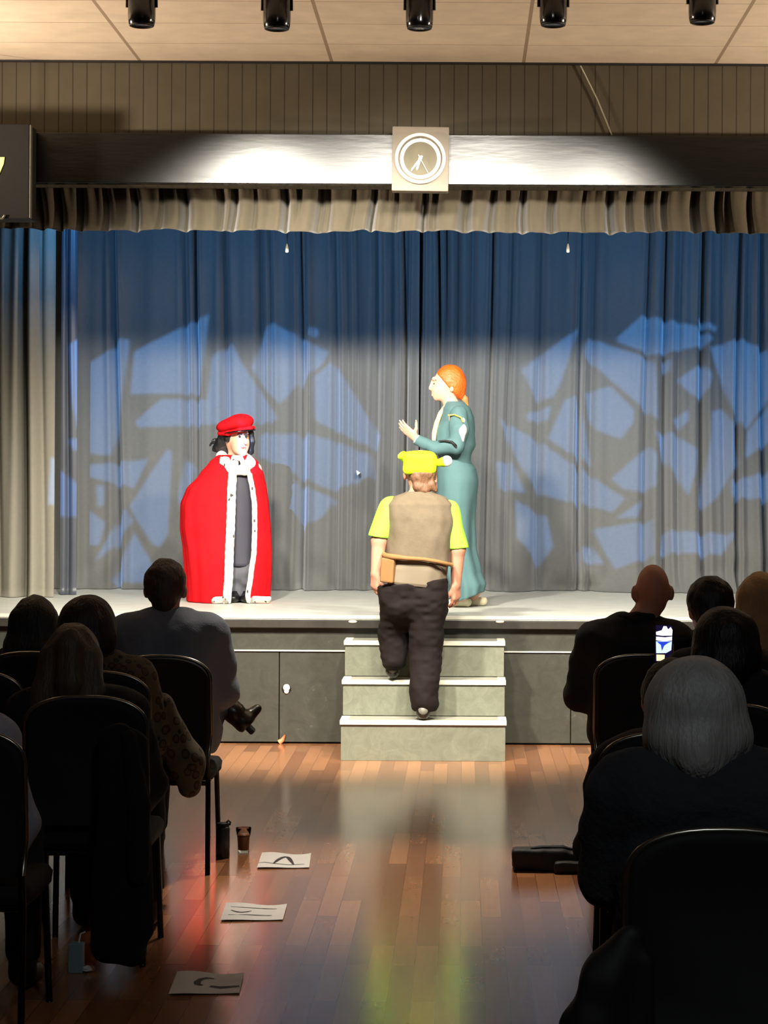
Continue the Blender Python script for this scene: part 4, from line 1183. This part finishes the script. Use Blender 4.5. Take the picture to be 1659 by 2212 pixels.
# ------------------------------------------------------------------ banquet chairs
M_uph = mat('black upholstery', (14, 14, 16), .85, vary=.25, vscale=40)
M_tube = mat('dark steel tube', (46, 44, 42), .3, metal=.9)
M_bright = mat('worn metal rim', (150, 146, 134), .28, metal=.95)
CHH = 0.96
def back_outline(hw=.212, top=CHH, drop=.105, z0=.50, n=22):
    """right side up, over the crown, down the left"""
    pts = [(hw * .93, z0), (hw, z0 + .12)]
    for i in range(n + 1):
        a = PI * i / n
        x = hw * math.copysign(abs(math.cos(a)) ** .80, math.cos(a))
        pts.append((x, top - drop + drop * math.sin(a) ** .9))
    return pts + [(-hw, z0 + .12), (-hw * .93, z0)]
def lean(z): return -.20 - .075 * max(0, (z - .45)) / .5        # the back leans away from the stage
def make_chair(lab, D, px, rim=False, group='stacking banquet chairs of the audience'):
    s = F / D
    x = (px - VX) / s
    t = thing('banquet_chair', lab, 'chair', (x, D + .25, 0), group=group)
    if 'chair_parts' in globals() and chair_parts:
        for o, m in chair_parts:
            c = o.copy(); COL.objects.link(c); c.parent = t
        return t
    bm = bmesh.new()
    ol = back_outline()
    def pad(off, k): return lambda p: Vector((p[0] * k, lean(p[1]) + off, .5 + (p[1] - .5) * (k * .5 + .5)))
    loops = []
    for off, k in ((-.022, .90), (-.028, .95), (-.022, .99), (0, 1.0), (.018, .99), (.034, .93), (.038, .80)):
        loops.append([pad(off, k)(p) for p in ol])
    loft_sheet(bm, loops)
    back = ob('backrest', bm, M_uph, t, True)
    bm = bmesh.new()
    tube(bm, [Vector((p[0] * 1.02, lean(p[1]) - .004, p[1] + .004)) for p in ol], .0085, 8)
    frame = ob('back_frame', bm, M_bright, t, True)
    bm = bmesh.new()
    loops = []
    def rr(hx, y0, y1, rd, n=6):
        o_ = []
        for cx_, cy_, a0 in ((hx - rd, y1 - rd, 0), (-hx + rd, y1 - rd, 90), (-hx + rd, y0 + rd, 180), (hx - rd, y0 + rd, 270)):
            for i in range(n + 1):
                a = math.radians(a0 + 90 * i / n); o_.append((cx_ + rd * math.cos(a), cy_ + rd * math.sin(a)))
        return o_
    for z, e in ((.405, .012), (.41, 0), (.445, -.004), (.465, .008), (.474, .05)):
        loops.append([Vector((p[0], p[1], z)) for p in rr(.215 - e, -.20 + e, .24 - e, .06)])
    loft_sheet(bm, loops)
    seat = ob('seat', bm, M_uph, t, True)
    bm = bmesh.new()
    tube(bm, [(-.19, -.19, .395), (.19, -.19, .395), (.19, .21, .395), (-.19, .21, .395)], .011, 8, closed=True)
    sf = ob('seat_frame', bm, M_tube, t)
    legs = []
    for sx in (-1, 1):
        legs.append(ob('leg', tube(bmesh.new(), [(sx * .197, lean(.52), .52), (sx * .20, -.20, .40), (sx * .205, -.245, .012), (sx * .205, -.246, 0)], .0115, 8), M_tube, t, True))
        legs.append(ob('leg', tube(bmesh.new(), [(sx * .19, .205, .40), (sx * .20, .235, .012), (sx * .20, .236, 0)], .0115, 8), M_tube, t, True))
    return t
chair_parts = []
first = make_chair('black upholstered chair holding the man in the grey blue sweater', 9.36, 352)
chair_parts = [(c, None) for c in first.children]
def rim_light(): pass

# ------------------------------------------------------------------ the seated audience
def person_mats(hair, top, legs=(20, 20, 22)):
    return (mat('hair', hair, .55, vary=.3, vscale=16, bump=.35, bscale=(110, 110, 14)), top if not isinstance(top, tuple) else mat('jacket cloth', top, .85, vary=.15, vscale=20, bump=.12, bscale=(30, 30, 30)), mat('trouser cloth', legs, .85))

def seated(lab, D, cpx, hpx, htop, hw, hair, hairstyle, top, sw=.215, skin=None, zs_drop=.29, bulk=1.0, arm_out=.035, h=.0125, legs=(20, 20, 22), jacket='jacket', cxs=None, phone=False, collar=False, cross=False, face=0.0, elb=.30):
    """someone on the chair whose back is at depth D, seen from behind; cpx: middle of the chair, hpx / htop: head, in pixels of the photo; hw: width of the head with its hair, metres"""
    s = F / D; x = (cpx - VX) / s
    Mh, Mt, Ml = person_mats(hair, top, legs)
    Dh = D + .25 + .0
    t = thing('person', lab, 'person', (x, D + .25, 0))
    hp = W(hpx, htop, Dh)
    xh, zt = hp.x - x, hp.z
    hd = .010 if hairstyle != 'bald' else 0.0
    zc = zt - hd - .118
    xs = (xh * .75 if cxs is None else (cxs - VX) / (F / Dh) - x)      # middle of the shoulders
    zs = zt - zs_drop
    sk = skin or M_skin2
    ry = Matrix.Rotation(face, 3, 'Z')
    def hpt(a, b, c):
        v = ry @ Vector((a, b, 0)); return (xh + v.x, v.y, zc + c)
    sd = Sdf()
    sd.ell((xh, -.005, zc + .01), (.076, .094, .108), .02)
    sd.ell(hpt(0, .035, -.045), (.058, .062, .075), .02)
    sd.cone(hpt(0, .085, -.005), hpt(0, .108, -.04), .008, .013, .012)
    sd.cone(hpt(-.018, .085, -.068), hpt(.018, .085, -.068), .008, .008, .006)
    for sx in (-1, 1): sd.ell(hpt(sx * .084, -.004, -.015), (.016, .023, .036), .008)
    sd.cone((xh, -.01, zc - .06), (xs, -.035, zs + .02), .056, .064, .03)
    sd.cone((xs - sw + .06, -.03, zs - .02), (xs + sw - .06, -.03, zs - .02), .062, .062, .05)
    for sx in (-1, 1):
        sd.chain([(xs + sx * .08, -.03, zs - .07), (xs * .6 + sx * .075, -.045, .80), (sx * .08, -.0, .60)], [.105, .095, .10], .05)
        sd.chain([(sx * .085, .0, .58), (sx * .11, .40, .555)], [.080, .056], .03)
        if not (cross and sx == 1):
            sd.chain([(sx * .11, .40, .55), (sx * .11, .40, .10)], [.054, .036], .02)
            sd.cone((sx * .11, .40, .06), (sx * .12, .50, .035), .034, .026, .02)
        sh = (xs + sx * (sw - .02), -.03, zs - .03); el = (xs + sx * (sw + arm_out), .02, zs - elb)
        if phone and sx == -1:
            el = (xs - sw - .0, .12, zs - .33); wr = phone[0]
        else:
            wr = (sx * .09, .28, .66)
        sd.chain([sh, el, wr], [.05, .042, .028], .02)
        if phone and sx == -1:
            hand(sd, wr, (0, .04, 1), (0, -1, 0), 1, (.02, .05, .05), .92, .05, .85)
        else:
            hand(sd, wr, (-sx * .35, 1, -.25), (0, -.25, -1), -sx, (.2, .3, .25), .95)
    blob('body', sd, h * .85 if not phone else .008, sk, t, 1)
    # clothes
    sd = Sdf()
    sd.cone((xs - sw + .05, -.035, zs - .025), (xs + sw - .05, -.035, zs - .025), .078 * bulk, .078 * bulk, .06)
    sd.cone((xs - .04, -.03, zs + .015), (xs + .04, -.03, zs + .015), .066, .066, .05)
    for sx in (-1, 1):
        sd.chain([(xs + sx * .09, -.03, zs - .08), (xs * .6 + sx * .085, -.045, .80), (sx * .10, .01, .60)], [.125 * bulk, .118 * bulk, .128 * bulk], .06)
        sh = (xs + sx * (sw - .02), -.03, zs - .04); el = (xs + sx * (sw + arm_out), .02, zs - elb)
        if phone and sx == -1:
            el = (xs - sw - .0, .12, zs - .33); w_ = np.array(phone[0]); wr = tuple(w_ + (np.array(el) - w_) * .10)
        else:
            wr = (sx * .10, .26, .665)
        sd.chain([sh, el, wr], [.068 * bulk, .062 * bulk, .046 * bulk], .03)
    sd.noise(.010 * bulk, (11, 11, 13), int(hpx) & 15).noise(.004, (32, 32, 32), 5)
    sd.cut((0, 0, .505), (0, 0, -1))
    if not phone: pass
    blob(jacket, sd, h, Mt, t)
    if collar:
        sd = Sdf().chain([(xs - .075, .03, zs + .055), (xs - .065, -.06, zs + .065), (xs, -.095, zs + .07), (xs + .065, -.06, zs + .065), (xs + .075, .03, zs + .055)], [.022, .026, .026, .026, .022], .015)
        blob('collar', sd, .008, Mt, t)
    sd = Sdf()
    for sx in (-1, 1):
        sd.chain([(sx * .09, .0, .598), (sx * .12, .40, .565)], [.100, .072], .04)
        if cross and sx == 1: continue
        sd.chain([(sx * .12, .40, .565), (sx * .12, .41, .13)], [.072, .060], .02)
    sd.cut((0, 0, .475), (0, 0, -1)) if False else None
    if cross:
        # right shin laid across, the booted foot out over the aisle
        fa, fb = cross
        sd.chain([(.12, .40, .58), fa], [.07, .056], .03)
    sd.noise(.006, (14, 14, 14), 3)
    blob('trousers', sd, h, Ml, t)
    for sx in (-1, 1):
        if cross and sx == 1: continue
        sd = Sdf().cone((sx * .12, .40, .055), (sx * .13, .54, .035), .045, .036, .02).cone((sx * .12, .40, .06), (sx * .12, .40, .12), .045, .05, .02).cut((0, 0, .001), (0, 0, -1))
        blob('shoe', sd, .009, M_shoe, t)
    # hair
    a = hw / 2
    if hairstyle == 'short':
        sd = Sdf().ell((xh, -.012, zc + .022), (a, .108, .113), .02).cone((xh, -.07, zc - .03), (xh, -.055, zc - .075), .05, .046, .03)
        sd.cut(hpt(0, .06, .03), tuple(ry @ Vector((0, 1, -.9)))).noise(.005, (45, 45, 45), 3)
    elif hairstyle == 'long':
        sd = Sdf().ell((xh, -.015, zc + .018), (a * .92, .115, .118), .02)
        for sx in (-1, -.35, .35, 1):
            sd.chain([(xh + sx * a * .55, -.06, zc + .02), (xh + sx * a * .66, -.085, zc - .10), (xs + sx * a * .75, -.105, zs - .05), (xs + sx * a * .8, -.12, zs - .16)], [.055, .052, .045, .022], .03)
        sd.cut(hpt(0, .07, .02), tuple(ry @ Vector((0, 1, -.5)))).noise(.006, (38, 38, 5), 7)
    elif hairstyle == 'bob':
        sd = Sdf().ell((xh, -.012, zc + .012), (a, .122, .126), .02)
        sd.chain([(xh - a * .55, -.05, zc - .05), (xh, -.085, zc - .07), (xh + a * .55, -.05, zc - .05)], [.062, .066, .062], .03)
        sd.chain([(xh - a * .56, -.03, zc - .105), (xh, -.085, zc - .10), (xh + a * .56, -.03, zc - .105)], [.05, .05, .05], .03)
        sd.cut(hpt(0, .06, .02), tuple(ry @ Vector((0, 1, -.45)))).noise(.006, (34, 34, 8), 9)
    elif hairstyle == 'halfup':
        sd = Sdf().ell((xh, -.012, zc + .015), (a * .86, .115, .115), .02)
        sd.ell((xh + .01, -.115, zc + .06), (.048, .035, .055), .02)
        sd.chain([(xh + .01, -.13, zc + .05), (xh + .012, -.14, zc - .08), (xh + .012, -.135, zs - .08)], [.040, .046, .030], .02)
        for sx in (-1, -.4, .5, 1):
            sd.chain([(xh + sx * a * .55, -.05, zc), (xh + sx * a * .72, -.085, zc - .12), (xh + sx * a * .95, -.12, zs - .09), (xh + sx * a * 1.05, -.135, zs - .17)], [.055, .05, .042, .02], .025)
        sd.cut(hpt(0, .07, .02), tuple(ry @ Vector((0, 1, -.5)))).noise(.006, (40, 40, 5), 11)
    elif hairstyle == 'bald':
        sd = Sdf().chain([(xh - .074, .01, zc - .01), (xh - .06, -.06, zc - .03), (xh, -.088, zc - .035), (xh + .06, -.06, zc - .03), (xh + .074, .01, zc - .01)], [.010, .014, .016, .014, .010], .01).noise(.003, (60, 60, 60), 2)
    if hairstyle != 'bald':
        blob('hair', sd, min(h, .0085), Mh, t)
    return t, dict(x=x, xh=xh, xs=xs, zs=zs, zc=zc, Mt=Mt, s=s)

# ---- left block
M_grey = mat('grey blue knit', (116, 124, 136), .85, vary=.08, vscale=60, bump=.15, bscale=(160, 160, 160))
DL1 = 9.36
fx = (485 - VX) * (DL1 + .8) / F; base = (352 - VX) * DL1 / F
fa = W(474, 1515, DL1 + .75); fa = (fa.x - base, fa.y - (DL1 + .25), fa.z)
L1, i1 = seated('man in a grey blue sweater with brown cropped hair on the front aisle chair', DL1, 352, 358, 1208, .190, (74, 54, 40), 'short', M_grey, sw=.235, zs_drop=.300, bulk=1.08, arm_out=.015, jacket='sweater', cxs=366, h=.010, legs=(26, 28, 34), cross=(fa, None))
# his booted foot, ankle resting on the other knee
bt = [W(482, 1518, DL1 + .75), W(505, 1538, DL1 + .75), W(528, 1562, DL1 + .75), W(556, 1531, DL1 + .80)]
bt = [Vector((v.x - base, v.y - DL1 - .25, v.z)) for v in bt]
sd = Sdf().chain([bt[0], bt[1], bt[2]], [.048, .050, .046], .02).cone(bt[2].lerp(bt[1], .15), bt[3], .040, .022, .02)
d_ = (bt[2] - bt[1]).normalized(); e_ = bt[2] + d_ * .026
sd.cut(tuple(e_), tuple(d_))
M_boot = mat('dark brown leather boot', (34, 27, 20), .28, spec=.6)
bo = blob('boot', sd, .006, M_boot, L1, 1)
heel = bt[2] + d_ * .018
sd = Sdf().box(tuple(bt[2] + d_ * .030), (.030, .034, .010), .004, .01, (0, math.radians(46), 0))
blob('boot_heel', sd, .006, M_black, bo)
L2, _ = seated('woman with long dark brown hair left of the man in the sweater', 9.5, 78, 78, 1287, .215, (30, 21, 16), 'long', (15, 15, 17), sw=.19)
M_leop = spots_mat('leopard print cloth', (84, 74, 52), (9, 8, 7), 26, .42, .85, (1, 1, .8), ring=(78, 56, 30))
L3, i3 = seated('woman with a dark brown bob and a leopard print jacket in the second row', 8.57, 205, 189, 1290, .242, (38, 18, 16), 'bob', M_leop, sw=.20, cxs=212, arm_out=.05, h=.011)
sd = Sdf().chain([(.235, .03, .80), (.275, .06, .66), (.335, .08, .56), (.345, .08, .46)], [.05, .07, .075, .05], .05).noise(.012, (12, 12, 12), 6)
blob('jacket_tail', sd, .011, M_leop, L3)
L4, i4 = seated('woman with long fair hair half tied back in the third row, dark coat', 7.6, 192, 158, 1345, .225, (84, 68, 52), 'halfup', (12, 12, 14), sw=.22, cxs=176, h=.011)
L5, _ = seated('person in a pale blue grey top cut off by the left frame edge', 6.6, -122, -128, 1392, .2, (40, 30, 24), 'short', (150, 156, 170), sw=.20, zs_drop=.27, h=.0125)
make_chair('black upholstered chair with the long dark haired woman on it', 9.5, 72)
make_chair('black upholstered chair with the woman in the leopard print jacket', 8.57, 210)
make_chair('black upholstered chair in the second row by the left edge', 8.57, -62)
make_chair('black upholstered chair with the fair haired woman on it', 7.6, 190)
make_chair('black upholstered chair cut off at the lower left frame edge', 6.6, -92)
# dark coat hanging over the fair haired woman's chair
p = W(262, 1036, 7.6)
t = thing('coat', 'long black coat hanging from the side of the third row chair', 'coat', (p.x, 7.50, 0))
sd = Sdf()
for z0_, z1_, xx, ra in ((.84, .08, .07, .035), (.86, .10, .03, .038), (.84, .10, -.02, .038), (.82, .16, .10, .028)):
    sd.cone((xx, -.05, z0_), (xx * 1.1, -.05, z1_), ra * .8, ra * 1.25, .03)
sd.noise(.014, (16, 16, 3), 7)
blob('coat_body', sd, .010, mat('black wool', (11, 11, 12), .95), t)
sd = Sdf().chain([(.06, -.075, .84), (.10, -.085, .60), (.095, -.09, .36)], [.03, .042, .038], .02).noise(.006, (14, 14, 10), 3)
blob('coat_sleeve', sd, .010, mat('black wool sleeve', (13, 13, 14), .95), t)

# ---- right block
R1, _ = seated('bald man in a dark jacket on the front aisle chair right of the steps', 9.55, 1390, 1410, 1219, .16, (70, 56, 48), 'bald', (26, 25, 25), sw=.222, zs_drop=.31, bulk=1.06, cxs=1372, collar=True, arm_out=.03, h=.010)
R6, _ = seated('blonde woman with straight shoulder length hair cut off by the right frame edge', 9.6, 1668, 1642, 1238, .23, (168, 132, 84), 'long', (48, 40, 36), sw=.17, arm_out=.01, cxs=1656)
# the man filming
D2 = 8.62; base2 = (1540 - VX) * D2 / F
ph = W(1434, 1390, D2 + .52)
phl = (ph.x - base2, ph.y - D2 - .25, ph.z)
R2, i2 = seated('man with short black hair in a dark hood filming the stage with a phone', D2, 1540, 1534, 1246, .200, (17, 13, 11), 'short', (14, 13, 14), sw=.21, zs_drop=.35, cxs=1566, collar=True, face=.35, phone=[(phl[0] + .012, phl[1] + .040, phl[2] - .150)], h=.0105)
R3, _ = seated('person with full dark hair in the third row right, behind the man filming', 7.45, 1570, 1568, 1315, .245, (20, 16, 14), 'bob', (13, 13, 14), sw=.21, cxs=1590, face=.4)
R5, _ = seated('dark haired person hunched low behind the grey haired head, black top', 6.6, 1448, 1452, 1424, .20, (7, 6, 6), 'short', (15, 16, 20), sw=.215, zs_drop=.30, cxs=1452, arm_out=.03)
M_fleece = mat('dark fleece', (36, 38, 42), .95, vary=.2, vscale=30, bump=.3, bscale=(60, 60, 60))
R4, i4r = seated('person with a silver grey bob in a dark fleece nearest on the right', 4.79, 1566, 1503, 1425, .246, (150, 148, 142), 'bob', M_fleece, sw=.235, zs_drop=.270, cxs=1530, bulk=1.10, arm_out=-.005, elb=.25, h=.0085)
p = W(1292, 1036, 4.72)
t = thing('coat', 'dark coat bunched beside the nearest chair on the right, hanging towards the floor', 'coat', (p.x, 4.70, 0.04))
sd = Sdf().chain([(.08, 0, .70), (.02, .0, .60), (-.005, 0, .50), (.0, 0, .36), (.03, 0, .12)], [.03, .055, .065, .06, .05], .03).chain([(.09, .0, .64), (.085, .02, .30), (.08, .02, .06)], [.04, .06, .05], .03).noise(.010, (22, 22, 5), 5)
blob('coat_body', sd, .008, mat('black brown cloth', (14, 12, 11), .7), t)
make_chair('black upholstered chair with the bald man on it', 9.55, 1392)
make_chair('black upholstered chair with the blonde woman on it', 9.6, 1676)
make_chair('black upholstered chair with the man filming on it', D2, 1540)
make_chair('black upholstered chair in the third row on the right', 7.45, 1572)
make_chair('black upholstered chair in the fourth row on the right', 6.6, 1450)
make_chair('black upholstered chair with the grey haired person on it', 4.79, 1566)
# phone
t = thing('smartphone', 'lit smartphone held up in front of the bald man, showing the stage', 'phone', ph)
t.rotation_euler = (math.radians(-6), math.radians(2), 0)
pw, phh = .036, .078
ob('phone_body', B(-pw - .003, pw + .003, 0, .008, -phh - .004, phh + .004, .003), M_blackbox, t)
M_s1 = mat('screen pale', (238, 232, 250), .3, emit=1.5, vary=0)
M_s2 = mat('screen blue', (40, 70, 220), .3, emit=1.0, vary=0)
M_s3 = mat('screen ice', (205, 230, 255), .3, emit=1.3, vary=0)
M_s4 = mat('screen warm', (255, 225, 180), .3, emit=1.3, vary=0)
sc = ob('screen', B(-pw, pw, -.0012, -.0002, -phh, phh), mat('screen dark', (26, 14, 60), .3, emit=.6, vary=0), t)
def patch(name, poly, m, y=-.0014):
    bm = bmesh.new(); prism(bm, poly, lambda p: Vector((p[0] * pw, y - .0006, p[1] * phh)), lambda p: Vector((p[0] * pw, y, p[1] * phh))); ob(name, bm, m, sc)
patch('screen_ceiling', [(-.98, .62), (-.3, .72), (-.1, .95), (.25, .95), (.45, .78), (.75, .92), (.98, .75), (.95, .45), (-.2, .42), (-.95, .45)], M_s1)
patch('screen_beam', [(-.95, .36), (.1, .34), (.95, .40), (.95, .18), (.0, .12), (-.95, .16)], M_s1)
patch('screen_curtain', [(-.95, .10), (.95, .14), (.9, -.35), (.3, -.52), (-.88, -.55)], M_s3)
patch('screen_curtain', [(-.85, .08), (.9, .12), (.45, .02), (.05, -.12), (-.22, -.42), (-.35, -.1)], M_s2, -.0022)
patch('screen_floor', [(-.85, -.62), (.15, -.62), (.12, -.95), (-.82, -.97)], M_s4)
